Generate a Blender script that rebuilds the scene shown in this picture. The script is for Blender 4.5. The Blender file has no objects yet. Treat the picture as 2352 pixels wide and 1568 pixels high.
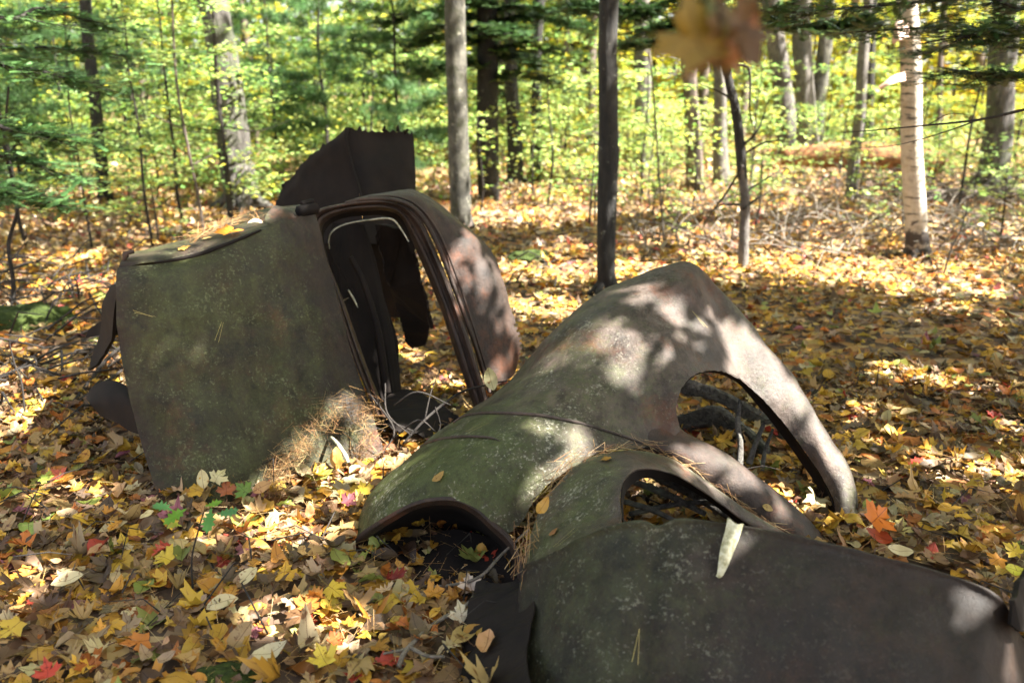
import bpy, bmesh, math, random
import numpy as np
from mathutils import Vector, Matrix, noise
S = bpy.context.scene
C = S.collection
R_ = math.radians
rng = np.random.default_rng(11)
random.seed(5)

# ------------------------------------------------------------------ camera, sky, sun, exposure
PITCH = R_(17.7); FPX = 1829.0; CX, CY = 1176.0, 784.0; CAMZ = 1.5
cd = bpy.data.cameras.new('camera'); cam = bpy.data.objects.new('camera', cd); C.objects.link(cam)
cam.location = (0, 0, CAMZ); cam.rotation_euler = (math.pi/2 - PITCH, 0, 0)
cd.sensor_width = 36; cd.lens = 28; cd.clip_end = 400; cd.clip_start = 0.05
cd.dof.use_dof = True; cd.dof.focus_distance = 2.75; cd.dof.aperture_fstop = 2.0
S.camera = cam
SUN = Vector((0.60, -0.14, 0.78)).normalized()
elev = math.asin(SUN.z); az = math.atan2(SUN.x, SUN.y)
w = bpy.data.worlds.new('World'); S.world = w; w.use_nodes = True
nt = w.node_tree; bg = nt.nodes['Background']
sk = nt.nodes.new('ShaderNodeTexSky'); sk.sky_type = 'NISHITA'; sk.sun_disc = False
sk.sun_elevation = elev; sk.sun_rotation = az; sk.dust_density = 2.5; sk.air_density = 1.0; sk.ozone_density = 0.6
hs = nt.nodes.new('ShaderNodeHueSaturation'); hs.inputs['Saturation'].default_value = 0.45
nt.links.new(sk.outputs[0], hs.inputs['Color']); nt.links.new(hs.outputs[0], bg.inputs[0]); bg.inputs[1].default_value = 0.05
sl = bpy.data.lights.new('sun', 'SUN'); sl.energy = 5.0; sl.angle = R_(0.5); sl.color = (1.0, 0.955, 0.88)
so = bpy.data.objects.new('sun', sl); C.objects.link(so)
so.rotation_euler = SUN.to_track_quat('Z', 'Y').to_euler()
S.view_settings.view_transform = 'Standard'; S.view_settings.look = 'None'
S.view_settings.exposure = 3.2; S.view_settings.gamma = 1.0
S.render.engine = 'CYCLES'
S.cycles.max_bounces = 6; S.cycles.diffuse_bounces = 4; S.cycles.transmission_bounces = 4

# ------------------------------------------------------------------ pixel to world helpers (2352 x 1568 grid of the photograph)
def W(px, py, Y):
    u = (px-CX)/FPX; v = (CY-py)/FPX
    d = Vector((u, math.cos(PITCH)+v*math.sin(PITCH), -math.sin(PITCH)+v*math.cos(PITCH)))
    k = Y/d.y
    return Vector((d.x*k, Y, CAMZ + d.z*k))
def yg(py):
    return CAMZ/math.tan(PITCH + math.atan((py-CY)/FPX))
def G(px, py, z=0.0):
    Y = (CAMZ-z)/math.tan(PITCH + math.atan((py-CY)/FPX))
    return W(px, py, Y)

def gz(x, y):           # ground height
    return 0.035*math.sin(x*0.9+1.3)*math.cos(y*0.7) + 0.02*math.sin(x*2.1+y*1.7) - 0.01
def gz_np(x, y):
    return 0.035*np.sin(x*0.9+1.3)*np.cos(y*0.7) + 0.02*np.sin(x*2.1+y*1.7) - 0.01

# ------------------------------------------------------------------ object helpers
def tag(o, label=None, cat=None, group=None, kind=None):
    if label: o['label'] = label
    if cat: o['category'] = cat
    if group: o['group'] = group
    if kind: o['kind'] = kind
    return o
def empty(name, loc=(0, 0, 0)):
    o = bpy.data.objects.new(name, None); C.objects.link(o); o.location = loc; o.empty_display_size = .1
    return o
def link_mesh(name, me, mat, parent=None, solid=0, smooth=True, offset=0):
    o = bpy.data.objects.new(name, me); C.objects.link(o)
    me.materials.append(mat)
    if smooth:
        me.polygons.foreach_set('use_smooth', [True]*len(me.polygons))
    if parent:
        o.parent = parent
        o.matrix_parent_inverse = Matrix.Translation(-Vector(parent.location))
    if solid:
        m = o.modifiers.new('thick', 'SOLIDIFY'); m.thickness = solid*.7; m.offset = offset
        e = o.modifiers.new('crisp', 'EDGE_SPLIT'); e.split_angle = R_(48); e.use_edge_sharp = False
    return o
def mesh_tris(name, V, F, attrs=None):
    V = np.ascontiguousarray(V, np.float32); F = np.ascontiguousarray(F, np.int32)
    me = bpy.data.meshes.new(name)
    me.vertices.add(len(V)); me.vertices.foreach_set('co', V.ravel())
    n = F.shape[1]
    me.loops.add(F.size); me.loops.foreach_set('vertex_index', F.ravel())
    me.polygons.add(len(F)); me.polygons.foreach_set('loop_start', np.arange(0, F.size, n, dtype=np.int32))
    for k, a in (attrs or {}).items():
        if a.shape[1] == 4:
            at = me.attributes.new(k, 'FLOAT_COLOR', 'POINT'); at.data.foreach_set('color', np.ascontiguousarray(a, np.float32).ravel())
        else:
            at = me.attributes.new(k, 'FLOAT_VECTOR', 'POINT'); at.data.foreach_set('vector', np.ascontiguousarray(a, np.float32).ravel())
    me.update(); me.validate()
    return me

# ------------------------------------------------------------------ materials
def newmat(name):
    m = bpy.data.materials.new(name); m.use_nodes = True
    nt = m.node_tree; nt.nodes.clear()
    out = nt.nodes.new('ShaderNodeOutputMaterial')
    return m, nt, out
def N(nt, t, **kw):
    n = nt.nodes.new(t)
    for k, v in kw.items():
        if k.startswith('i_'): n.inputs[k[2:].replace('_', ' ')].default_value = v
        else: setattr(n, k, v)
    return n
def L(nt, a, b): nt.links.new(a, b)
def ramp(nt, fac, stops):
    r = nt.nodes.new('ShaderNodeValToRGB'); e = r.color_ramp.elements
    while len(e) < len(stops): e.new(0.5)
    for i, (p, c) in enumerate(stops):
        e[i].position = p; e[i].color = (*c, 1) if len(c) == 3 else c
    L(nt, fac, r.inputs[0]); return r.outputs[0]
def noise_n(nt, vec, scale, detail=4, rough=0.6):
    n = nt.nodes.new('ShaderNodeTexNoise'); n.inputs['Scale'].default_value = scale
    n.inputs['Detail'].default_value = detail; n.inputs['Roughness'].default_value = rough
    if vec is not None: L(nt, vec, n.inputs['Vector'])
    return n.outputs['Fac']
def mixc(nt, fac, a, b, mode='MIX'):
    m = nt.nodes.new('ShaderNodeMix'); m.data_type = 'RGBA'; m.blend_type = mode
    if isinstance(fac, float): m.inputs[0].default_value = fac
    else: L(nt, fac, m.inputs[0])
    for i, c in ((6, a), (7, b)):
        if isinstance(c, tuple): m.inputs[i].default_value = (*c, 1)
        else: L(nt, c, m.inputs[i])
    return m.outputs[2]
def bump(nt, h, strength, dist):
    b = nt.nodes.new('ShaderNodeBump'); b.inputs['Strength'].default_value = strength; b.inputs['Distance'].default_value = dist
    L(nt, h, b.inputs['Height']); return b.outputs[0]

def mat_leaf(name, trans=0.3, rough=0.55, spots=True):
    m, nt, out = newmat(name)
    at = N(nt, 'ShaderNodeAttribute', attribute_name='col')
    col = at.outputs['Color']
    if spots:
        lp = N(nt, 'ShaderNodeAttribute', attribute_name='lp')
        n1 = noise_n(nt, lp.outputs['Vector'], 4.5, 3)
        sp = ramp(nt, n1, [(0.60, (0, 0, 0)), (0.68, (1, 1, 1))])
        col = mixc(nt, sp, col, mixc(nt, 1.0, col, (0.42, 0.27, 0.2), 'MULTIPLY'))
        n2 = noise_n(nt, lp.outputs['Vector'], 1.3, 2)
        col = mixc(nt, n2, mixc(nt, 1.0, col, (0.7, 0.62, 0.6), 'MULTIPLY'), col)
        # midrib and side veins from leaf-local coordinates
        sx = N(nt, 'ShaderNodeSeparateXYZ'); L(nt, lp.outputs['Vector'], sx.inputs[0])
        fx = N(nt, 'ShaderNodeMath', operation='FRACT')
        # local x is stored around an integer offset in x so abs(fract-0.5) gives distance to the midrib
        L(nt, sx.outputs[0], fx.inputs[0])
        s1 = N(nt, 'ShaderNodeMath', operation='SUBTRACT'); L(nt, fx.outputs[0], s1.inputs[0]); s1.inputs[1].default_value = 0.5
        ab = N(nt, 'ShaderNodeMath', operation='ABSOLUTE'); L(nt, s1.outputs[0], ab.inputs[0])
        v1 = ramp(nt, ab.outputs[0], [(0.004, (1, 1, 1)), (0.012, (0, 0, 0))])
        mm = N(nt, 'ShaderNodeMath', operation='MULTIPLY_ADD'); L(nt, ab.outputs[0], mm.inputs[0]); mm.inputs[1].default_value = -0.9; L(nt, sx.outputs[1], mm.inputs[2])
        m2 = N(nt, 'ShaderNodeMath', operation='MULTIPLY'); L(nt, mm.outputs[0], m2.inputs[0]); m2.inputs[1].default_value = 16.0
        f2 = N(nt, 'ShaderNodeMath', operation='FRACT'); L(nt, m2.outputs[0], f2.inputs[0])
        v2 = ramp(nt, f2.outputs[0], [(0.0, (1, 1, 1)), (0.16, (0, 0, 0))])
        col = mixc(nt, v1, col, mixc(nt, 1.0, col, (0.5, 0.42, 0.4), 'MULTIPLY'))
        vv = N(nt, 'ShaderNodeMath', operation='MULTIPLY'); L(nt, v2, vv.inputs[0]); vv.inputs[1].default_value = 0.35
        col = mixc(nt, vv.outputs[0], col, mixc(nt, 1.0, col, (0.7, 0.6, 0.55), 'MULTIPLY'))
    p = N(nt, 'ShaderNodeBsdfPrincipled'); L(nt, col, p.inputs['Base Color']); p.inputs['Roughness'].default_value = rough
    p.inputs['Specular IOR Level'].default_value = 0.35
    t = N(nt, 'ShaderNodeBsdfTranslucent'); L(nt, col, t.inputs['Color'])
    mx = N(nt, 'ShaderNodeMixShader'); mx.inputs[0].default_value = trans
    L(nt, p.outputs[0], mx.inputs[1]); L(nt, t.outputs[0], mx.inputs[2]); L(nt, mx.outputs[0], out.inputs[0])
    return m
def mat_bark(name, dark, light, scale=6, moss=None, stretch=0.25, patch=None, rough=0.9, bumpk=0.02):
    m, nt, out = newmat(name)
    tc = N(nt, 'ShaderNodeTexCoord'); mp = N(nt, 'ShaderNodeMapping'); L(nt, tc.outputs['Object'], mp.inputs[0])
    mp.inputs['Scale'].default_value = (1, 1, stretch)
    n1 = noise_n(nt, mp.outputs[0], scale*4, 6, 0.7)
    col = ramp(nt, n1, [(0.35, dark), (0.65, light)])
    n3 = noise_n(nt, tc.outputs['Object'], 3.0, 3)
    col = mixc(nt, ramp(nt, n3, [(0.4, (0, 0, 0)), (0.6, (1, 1, 1))]), col, mixc(nt, 1.0, col, (0.6, 0.6, 0.6), 'MULTIPLY'))
    if patch:
        n2 = noise_n(nt, tc.outputs['Object'], 14, 4, 0.7)
        col = mixc(nt, ramp(nt, n2, [(0.62, (0, 0, 0)), (0.66, (1, 1, 1))]), col, patch)
    if moss:
        n2 = noise_n(nt, tc.outputs['Object'], 2.2, 5, 0.7)
        col = mixc(nt, ramp(nt, n2, [(0.52, (0, 0, 0)), (0.62, (1, 1, 1))]), col, moss)
    p = N(nt, 'ShaderNodeBsdfPrincipled'); L(nt, col, p.inputs['Base Color']); p.inputs['Roughness'].default_value = rough
    L(nt, bump(nt, n1, 0.9, bumpk), p.inputs['Normal']); L(nt, p.outputs[0], out.inputs[0])
    return m
def mat_birch():
    m, nt, out = newmat('birch_bark')
    tc = N(nt, 'ShaderNodeTexCoord'); mp = N(nt, 'ShaderNodeMapping'); L(nt, tc.outputs['Object'], mp.inputs[0])
    mp.inputs['Scale'].default_value = (5, 5, 26)
    n1 = noise_n(nt, mp.outputs[0], 1.0, 4, 0.6)
    mp2 = N(nt, 'ShaderNodeMapping'); L(nt, tc.outputs['Object'], mp2.inputs[0]); mp2.inputs['Scale'].default_value = (4, 4, 8)
    n2 = noise_n(nt, mp2.outputs[0], 1.0, 5, 0.7)
    col = ramp(nt, n2, [(0.3, (0.30, 0.24, 0.17)), (0.5, (0.46, 0.40, 0.32)), (0.7, (0.28, 0.25, 0.22))])
    col = mixc(nt, ramp(nt, n1, [(0.56, (0, 0, 0)), (0.62, (1, 1, 1))]), col, (0.06, 0.05, 0.04))
    n7 = noise_n(nt, tc.outputs['Object'], 9, 6, .75)
    col = mixc(nt, ramp(nt, n7, [(0.5, (0, 0, 0)), (0.66, (.8, .8, .8))]), col, (0.2, 0.17, 0.13))
    sx = N(nt, 'ShaderNodeSeparateXYZ'); L(nt, tc.outputs['Object'], sx.inputs[0])
    ad = N(nt, 'ShaderNodeMath', operation='MULTIPLY_ADD'); L(nt, n2, ad.inputs[0]); ad.inputs[1].default_value = -1.6; L(nt, sx.outputs[2], ad.inputs[2])
    ad2 = N(nt, 'ShaderNodeMath', operation='ADD'); L(nt, ad.outputs[0], ad2.inputs[0]); ad2.inputs[1].default_value = .62; ad = ad2
    col = mixc(nt, ramp(nt, ad.outputs[0], [(0.0, (1, 1, 1)), (0.10, (0, 0, 0))]), col, (0.045, 0.035, 0.03))
    p = N(nt, 'ShaderNodeBsdfPrincipled'); L(nt, col, p.inputs['Base Color']); p.inputs['Roughness'].default_value = 0.7
    L(nt, bump(nt, n1, 0.6, 0.01), p.inputs['Normal']); L(nt, p.outputs[0], out.inputs[0])
    return m
def mat_rust(name, base_a, base_b, green, lich, gamt=(0.45, 0.6), rough=0.6, rustc=(0.095, 0.036, 0.018)):
    """old painted sheet metal: rust, grime blotches, run-off streaks, algae film where 'moss' is high, lichen specks in patches"""
    m, nt, out = newmat(name)
    tc = N(nt, 'ShaderNodeTexCoord'); O = tc.outputs['Object']
    n1 = noise_n(nt, O, 5, 10, 0.72)
    col = ramp(nt, n1, [(0.36, base_a), (0.6, base_b)])
    nr = noise_n(nt, O, 3.1, 9, 0.75)
    col = mixc(nt, ramp(nt, nr, [(0.54, (0, 0, 0)), (0.64, (.85, .85, .85))]), col, rustc)
    at = N(nt, 'ShaderNodeAttribute', attribute_name='moss')
    n2 = noise_n(nt, O, 7, 10, 0.8); n4 = noise_n(nt, O, 70, 5, 0.8)
    a1 = N(nt, 'ShaderNodeMath', operation='MULTIPLY_ADD'); L(nt, n2, a1.inputs[0]); a1.inputs[1].default_value = 1.7; L(nt, at.outputs['Fac'], a1.inputs[2])
    a2 = N(nt, 'ShaderNodeMath', operation='MULTIPLY_ADD'); L(nt, n4, a2.inputs[0]); a2.inputs[1].default_value = 0.6; L(nt, a1.outputs[0], a2.inputs[2])
    mr = N(nt, 'ShaderNodeMapRange'); L(nt, a2.outputs[0], mr.inputs[0]); mr.inputs[1].default_value = 1.28; mr.inputs[2].default_value = 1.85
    g2 = mixc(nt, n4, tuple(c*.6 for c in green), tuple(min(1, c*2.0) for c in green))
    col = mixc(nt, mr.outputs[0], col, g2)
    # grime: run-off streaks and dark blotches
    mp = N(nt, 'ShaderNodeMapping'); L(nt, O, mp.inputs[0]); mp.inputs['Scale'].default_value = (16, 16, 2.2)
    st = noise_n(nt, mp.outputs[0], 1.0, 6, 0.7)
    col = mixc(nt, ramp(nt, st, [(0.42, (.75, .75, .75)), (0.6, (0, 0, 0))]), col, mixc(nt, 1.0, col, (0.5, 0.5, 0.47), 'MULTIPLY'))
    n6 = noise_n(nt, O, 11, 8, 0.8)
    col = mixc(nt, ramp(nt, n6, [(0.36, (1, 1, 1)), (0.5, (0, 0, 0))]), col, mixc(nt, 1.0, col, (0.42, 0.4, 0.38), 'MULTIPLY'))
    # lichen
    vo = N(nt, 'ShaderNodeTexVoronoi'); vo.inputs['Scale'].default_value = 120; L(nt, O, vo.inputs['Vector'])
    n5 = noise_n(nt, O, 6, 8, 0.8)
    n8 = noise_n(nt, O, 95, 3, .6)
    s1 = N(nt, 'ShaderNodeMath', operation='MULTIPLY_ADD'); L(nt, n5, s1.inputs[0]); s1.inputs[1].default_value = 1.1; L(nt, n8, s1.inputs[2])
    mr2 = N(nt, 'ShaderNodeMapRange'); L(nt, s1.outputs[0], mr2.inputs[0]); mr2.inputs[1].default_value = 1.14; mr2.inputs[2].default_value = 1.36
    lm = N(nt, 'ShaderNodeMath', operation='MULTIPLY'); L(nt, mr2.outputs[0], lm.inputs[0])
    lm2 = N(nt, 'ShaderNodeMath', operation='MULTIPLY'); lm2.use_clamp = True; L(nt, at.outputs['Fac'], lm2.inputs[0]); lm2.inputs[1].default_value = 2.6; L(nt, lm2.outputs[0], lm.inputs[1])
    lf = N(nt, 'ShaderNodeMath', operation='MULTIPLY'); L(nt, lm.outputs[0], lf.inputs[0]); L(nt, ramp(nt, n4, [(.35, (.3, .3, .3)), (.6, (1, 1, 1))]), lf.inputs[1])
    col = mixc(nt, lf.outputs[0], col, lich)
    p = N(nt, 'ShaderNodeBsdfPrincipled'); L(nt, col, p.inputs['Base Color'])
    rr = ramp(nt, n1, [(0.35, (rough-.2,)*3), (0.65, (rough+.08,)*3)]); L(nt, rr, p.inputs['Roughness'])
    p.inputs['Specular IOR Level'].default_value = 0.28
    ad = N(nt, 'ShaderNodeMath', operation='MULTIPLY_ADD'); L(nt, lf.outputs[0], ad.inputs[0]); ad.inputs[1].default_value = .5; L(nt, n4, ad.inputs[2])
    b1 = N(nt, 'ShaderNodeBump'); b1.inputs['Strength'].default_value = .5; b1.inputs['Distance'].default_value = .02; L(nt, n1, b1.inputs['Height'])
    b2 = N(nt, 'ShaderNodeBump'); b2.inputs['Strength'].default_value = .6; b2.inputs['Distance'].default_value = .005; L(nt, ad.outputs[0], b2.inputs['Height']); L(nt, b1.outputs[0], b2.inputs['Normal'])
    L(nt, b2.outputs[0], p.inputs['Normal']); L(nt, p.outputs[0], out.inputs[0])
    return m
def mat_plain(name, ca, cb, scale=20, rough=0.8, metallic=0.0, bk=0.004):
    m, nt, out = newmat(name)
    tc = N(nt, 'ShaderNodeTexCoord'); n1 = noise_n(nt, tc.outputs['Object'], scale, 6, 0.7)
    col = ramp(nt, n1, [(0.35, ca), (0.65, cb)])
    p = N(nt, 'ShaderNodeBsdfPrincipled'); L(nt, col, p.inputs['Base Color']); p.inputs['Roughness'].default_value = rough
    p.inputs['Metallic'].default_value = metallic; p.inputs['Specular IOR Level'].default_value = .5 if metallic else .2
    L(nt, bump(nt, n1, 0.5, bk), p.inputs['Normal']); L(nt, p.outputs[0], out.inputs[0])
    return m

M = {}
M['litter'] = mat_leaf('fallen_leaf', 0.25, 0.5)
M['litter_far'] = mat_leaf('far_fallen_leaf', 0.2, 0.6, spots=False)
M['green'] = mat_leaf('live_leaf', 0.55, 0.45, spots=False)
M['conifer'] = mat_leaf('conifer_needles', 0.25, 0.5, spots=False)
M['needle'] = mat_leaf('dry_needles', 0.2, 0.6, spots=False)
M['dark_bark'] = mat_bark('dark_bark', (0.008, 0.007, 0.006), (0.032, 0.028, 0.023), 8, patch=(0.11, 0.11, 0.085))
M['grey_bark'] = mat_bark('grey_bark', (0.022, 0.020, 0.015), (0.14, 0.13, 0.10), 4, moss=(0.035, 0.036, 0.016), stretch=0.5, patch=(0.24, 0.23, 0.18))
M['rough_bark'] = mat_bark('rough_bark', (0.025, 0.02, 0.016), (0.15, 0.135, 0.12), 5, moss=(0.05, 0.055, 0.03), stretch=0.2, bumpk=0.05)
M['pale_bark'] = mat_bark('pale_bark', (0.07, 0.06, 0.052), (0.17, 0.15, 0.13), 5, stretch=0.5, patch=(0.13, .12, .1))
M['brown_bark'] = mat_bark('brown_bark', (0.06, 0.045, 0.035), (0.2, 0.15, 0.12), 6, stretch=0.25)
M['twig'] = mat_bark('twig_bark', (0.012, 0.010, 0.008), (0.042, 0.032, 0.025), 10)
M['pale_twig'] = mat_bark('pale_twig', (0.10, 0.085, 0.06), (0.24, 0.2, 0.16), 10)
M['birch'] = mat_birch()
M['rot'] = mat_plain('rotten_wood', (0.06, 0.035, 0.02), (0.3, 0.14, 0.06), 9, 0.9, bk=0.03)
M['char'] = mat_bark('weathered_wood', (0.035, 0.03, 0.026), (0.15, 0.14, 0.12), 12, moss=(0.16, 0.17, 0.12), stretch=1)
M['rust_cab'] = mat_rust('cab_panel_metal', (0.014, 0.010, 0.007), (0.034, 0.021, 0.014), (0.036, 0.040, 0.011), (0.13, 0.14, 0.07))
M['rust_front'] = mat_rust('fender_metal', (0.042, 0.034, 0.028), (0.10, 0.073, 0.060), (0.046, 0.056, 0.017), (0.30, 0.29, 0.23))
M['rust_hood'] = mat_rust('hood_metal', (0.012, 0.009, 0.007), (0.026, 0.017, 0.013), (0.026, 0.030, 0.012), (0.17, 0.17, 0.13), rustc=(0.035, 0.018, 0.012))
M['rust_brown'] = mat_rust('brown_rust_metal', (0.020, 0.014, 0.011), (0.052, 0.032, 0.024), (0.03, 0.03, 0.015), (0.12, 0.10, 0.08))
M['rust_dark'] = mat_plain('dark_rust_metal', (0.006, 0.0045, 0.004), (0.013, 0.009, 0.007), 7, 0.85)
M['chrome'] = mat_plain('tarnished_chrome', (0.14, 0.14, 0.09), (0.45, 0.45, 0.36), 40, 0.35, 0.6)
M['lichen_metal'] = mat_plain('lichen_covered_metal', (0.16, 0.15, 0.06), (0.55, 0.55, 0.42), 45, 0.8)
M['moss'] = mat_plain('moss', (0.012, 0.02, 0.005), (0.05, 0.07, 0.014), 60, 0.95, bk=0.02)

# ------------------------------------------------------------------ leaf templates (xy in the leaf plane, unit size)
def fan(outline, ring=0.55):
    o = np.array(outline, float); c = np.array([0, 0.05]); n = len(o)
    V = np.vstack([[c], c+(o-c)*ring, o]); F = []
    for i in range(n):
        j = (i+1) % n
        F += [(0, 1+i, 1+j), (1+i, 1+n+i, 1+n+j), (1+i, 1+n+j, 1+j)]
    return np.column_stack([V, np.zeros(len(V))]), np.array(F)
half = [(0, -.40), (.16, -.46), (.50, -.50), (.43, -.24), (.62, -.12), (.92, .14), (.68, .22), (.66, .44), (.30, .20), (.36, .56), (.18, .62), (0, 1.0)]
maple = half + [(-x, y) for x, y in half[-2:0:-1]]
oh = [(0, -.75), (.2, -.62), (.42, -.3), (.48, .02), (.42, .35), (.25, .68), (0, .95)]
oval = oh + [(-x, y) for x, y in oh[-2:0:-1]]
ok_ = [(0, -.8), (.12, -.6), (.1, -.42), (.38, -.34), (.22, -.15), (.52, .0), (.26, .15), (.5, .38), (.24, .48), (.3, .74), (.1, .8), (0, 1.0)]
oak = ok_ + [(-x, y) for x, y in ok_[-2:0:-1]]
T_maple = fan(maple); T_oval = fan(oval); T_oak = fan(oak)
def simple(outline):
    o = np.array(outline, float); n = len(o)
    V = np.vstack([[[0, 0.02]], o]); F = [(0, 1+i, 1+(i+1) % n) for i in range(n)]
    return np.column_stack([V, np.zeros(n+1)]), np.array(F)
T_maple_lo = simple([(0, -.4), (.5, -.45), (.5, -.15), (.92, .15), (.33, .25), (0, 1), (-.33, .25), (-.92, .15), (-.5, -.15), (-.5, -.45)])
T_leaf_lo = simple([(0, -.7), (.4, -.25), (.42, .25), (0, .95), (-.42, .25), (-.4, -.25)])
def T_quad():
    return np.array([[0, -.8, 0], [.5, 0, .1], [0, .9, 0], [-.5, 0, .1]], float), np.array([(0, 1, 2), (0, 2, 3)])
def spray_template(n=26, wd=.035, ln=.30):      # flat hemlock twig with needles both sides
    V = []; F = []
    def q(a, b, w0):
        a = np.array(a); b = np.array(b); d = b-a; p = np.array([-d[1], d[0], 0]); p = p/np.linalg.norm(p)*w0
        i = len(V); V.extend([a-p, a+p, b+p*.5, b-p*.5]); F.extend([(i, i+1, i+2), (i, i+2, i+3)])
    for k in range(n):
        t = k/n; y = -.8+1.8*t; l = ln*(1-.6*t)*random.uniform(.7, 1.2)
        for s in (-1, 1):
            q((0, y, 0), (s*l, y+l*.5*random.uniform(.6, 1.2), random.uniform(-.04, .04)), wd)
    return np.array(V), np.array(F)
def tuft_template(n=34):                       # pine tuft: needles radiating
    V = []; F = []
    r = np.random.default_rng(3)
    for k in range(n):
        d = r.normal(size=3); d[1] = abs(d[1])+.3; d /= np.linalg.norm(d)
        p = np.cross(d, r.normal(size=3)); p = p/np.linalg.norm(p)*.018
        i = len(V); V.extend([-p, p, d]); F.append((i, i+1, i+2))
    return np.array(V), np.array(F)
T_spray = spray_template(); T_tuft = tuft_template()
T_needle = (np.array([[-.007, -.5, 0], [.007, -.5, 0], [.005, .5, .06], [-.005, .5, .06]]), np.array([(0, 1, 2), (0, 2, 3)]))
T_branchlet = spray_template(9, .16, .42)

def rotmats(n, tilt, rnd=rng, yaw=None):
    y = rnd.uniform(0, 2*np.pi, n) if yaw is None else yaw
    cy, sy = np.cos(y), np.sin(y); Z = np.zeros(n); O = np.ones(n)
    Rz = np.stack([cy, -sy, Z, sy, cy, Z, Z, Z, O], 1).reshape(n, 3, 3)
    a = rnd.uniform(0, 2*np.pi, n); t = tilt if isinstance(tilt, np.ndarray) else np.abs(rnd.normal(0, tilt, n))
    ax = np.stack([np.cos(a), np.sin(a), Z], 1); c, s = np.cos(t), np.sin(t); k = 1-c
    x, yy = ax[:, 0], ax[:, 1]
    Rt = np.stack([c+x*x*k, x*yy*k, yy*s, x*yy*k, c+yy*yy*k, -x*s, -yy*s, x*s, c], 1).reshape(n, 3, 3)
    return Rt @ Rz
def cloud(T, pos, size, tilt, col, curl=0.0, R=None, rnd=rng):
    V0, F0 = T; n = len(pos); m = len(V0)
    V = np.broadcast_to(V0, (n, m, 3)).copy()
    if curl:
        k1 = rnd.normal(0, curl, n)[:, None]; k2 = rnd.normal(0, curl, n)[:, None]; k3 = rnd.normal(0, curl, n)[:, None]
        fold = np.abs(rnd.normal(0, curl*.9, n))[:, None]
        x, y = V[:, :, 0], V[:, :, 1]
        V[:, :, 2] += k1*x*x + k2*y*y + k3*x*y + fold*np.abs(x) + curl*.25*np.sin(5*x+k3*9)*np.cos(6*y+k1*9)
    V *= size[:, None, None]
    if R is None: R = rotmats(n, tilt, rnd)
    V = np.einsum('nij,nmj->nmi', R, V) + pos[:, None, :]
    F = (F0[None] + (np.arange(n)*m)[:, None, None]).reshape(-1, 3)
    colr = np.repeat(np.column_stack([col, np.ones(n)]), m, 0)
    # leaf-local coordinate: x/2 around 0.5 within its own integer cell, so veins and spots follow the leaf
    cell = rnd.integers(0, 400, n)
    lp = np.stack([np.broadcast_to(V0[:, 0]*.45+.5, (n, m)) + cell[:, None], np.broadcast_to(V0[:, 1], (n, m)) + 0*cell[:, None], np.broadcast_to(cell[:, None]*1.37, (n, m))], 2).reshape(-1, 3)
    return V.reshape(-1, 3), F, colr, lp
def merge(parts):
    Vs, Fs, Cs, Ls = [], [], [], []; o = 0
    for V, F, c, l in parts:
        Vs.append(V); Fs.append(F+o); Cs.append(c); Ls.append(l); o += len(V)
    return np.vstack(Vs), np.vstack(Fs), np.vstack(Cs), np.vstack(Ls)
def leafobj(name, parts, mat, parent=None):
    V, F, c, l = merge(parts)
    me = mesh_tris(name, V, F, {'col': c, 'lp': l})
    return link_mesh(name, me, mat, parent, smooth=False)
def pick(pal, n, var=.15, rnd=rng):
    wts = np.array([p[0] for p in pal], float); wts /= wts.sum()
    cols = np.array([p[1] for p in pal])
    c = cols[rnd.choice(len(pal), n, p=wts)]
    return np.clip(c*(1+rnd.normal(0, var, (n, 1)))*(1+rnd.normal(0, .05, (n, 3))), .004, .9)

# ------------------------------------------------------------------ tubes
def catmull(P, n):
    P = [np.array(p, float) for p in P]
    P = [2*P[0]-P[1]] + P + [2*P[-1]-P[-2]]
    out = []
    for i in range(1, len(P)-2):
        for k in range(n):
            t = k/n; a, b, c, d = P[i-1], P[i], P[i+1], P[i+2]
            out.append(.5*((2*b)+(-a+c)*t+(2*a-5*b+4*c-d)*t*t+(-a+3*b-3*c+d)*t**3))
    out.append(P[-2]); return np.array(out)
def tube_arr(path, radii, seg=8, rough=0.0, seed=0, cap=True):
    path = np.asarray(path, float); n = len(path); radii = np.interp(np.linspace(0, 1, n), np.linspace(0, 1, len(radii)), radii)
    T = np.gradient(path, axis=0); T /= np.linalg.norm(T, axis=1)[:, None]+1e-9
    ref = np.array([0.31, .95, .05]) if abs(T[0][2]) > .6 else np.array([0, 0, 1.])
    V = []
    a = np.linspace(0, 2*np.pi, seg, endpoint=False)
    for i in range(n):
        u = np.cross(T[i], ref); u /= np.linalg.norm(u); v = np.cross(T[i], u)
        for k in range(seg):
            r = radii[i]
            if rough:
                r *= 1+rough*noise.noise((math.cos(a[k])*1.5+seed, math.sin(a[k])*1.5, path[i][2]*2.5+seed)) + rough*.5*noise.noise((math.cos(a[k])*5+seed, math.sin(a[k])*5, path[i][2]*8+seed))
            V.append(path[i]+(u*math.cos(a[k])+v*math.sin(a[k]))*r)
    F = []
    for i in range(n-1):
        for k in range(seg):
            p, q = i*seg+k, i*seg+(k+1) % seg
            F += [(p, q, q+seg), (p, q+seg, p+seg)]
    if cap:
        for e in (0, n-1):
            V.append(path[e]); c = len(V)-1
            for k in range(seg):
                F.append((c, e*seg+(k+1) % seg, e*seg+k))
    return np.array(V), np.array(F)
class Tubes:
    def __init__(s): s.V = []; s.F = []; s.o = 0
    def add(s, path, radii, **k):
        V, F = tube_arr(path, radii, **k); s.V.append(V); s.F.append(F+s.o); s.o += len(V); return s
    def obj(s, name, mat, parent=None):
        return link_mesh(name, mesh_tris(name, np.vstack(s.V), np.vstack(s.F)), mat, parent)

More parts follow.
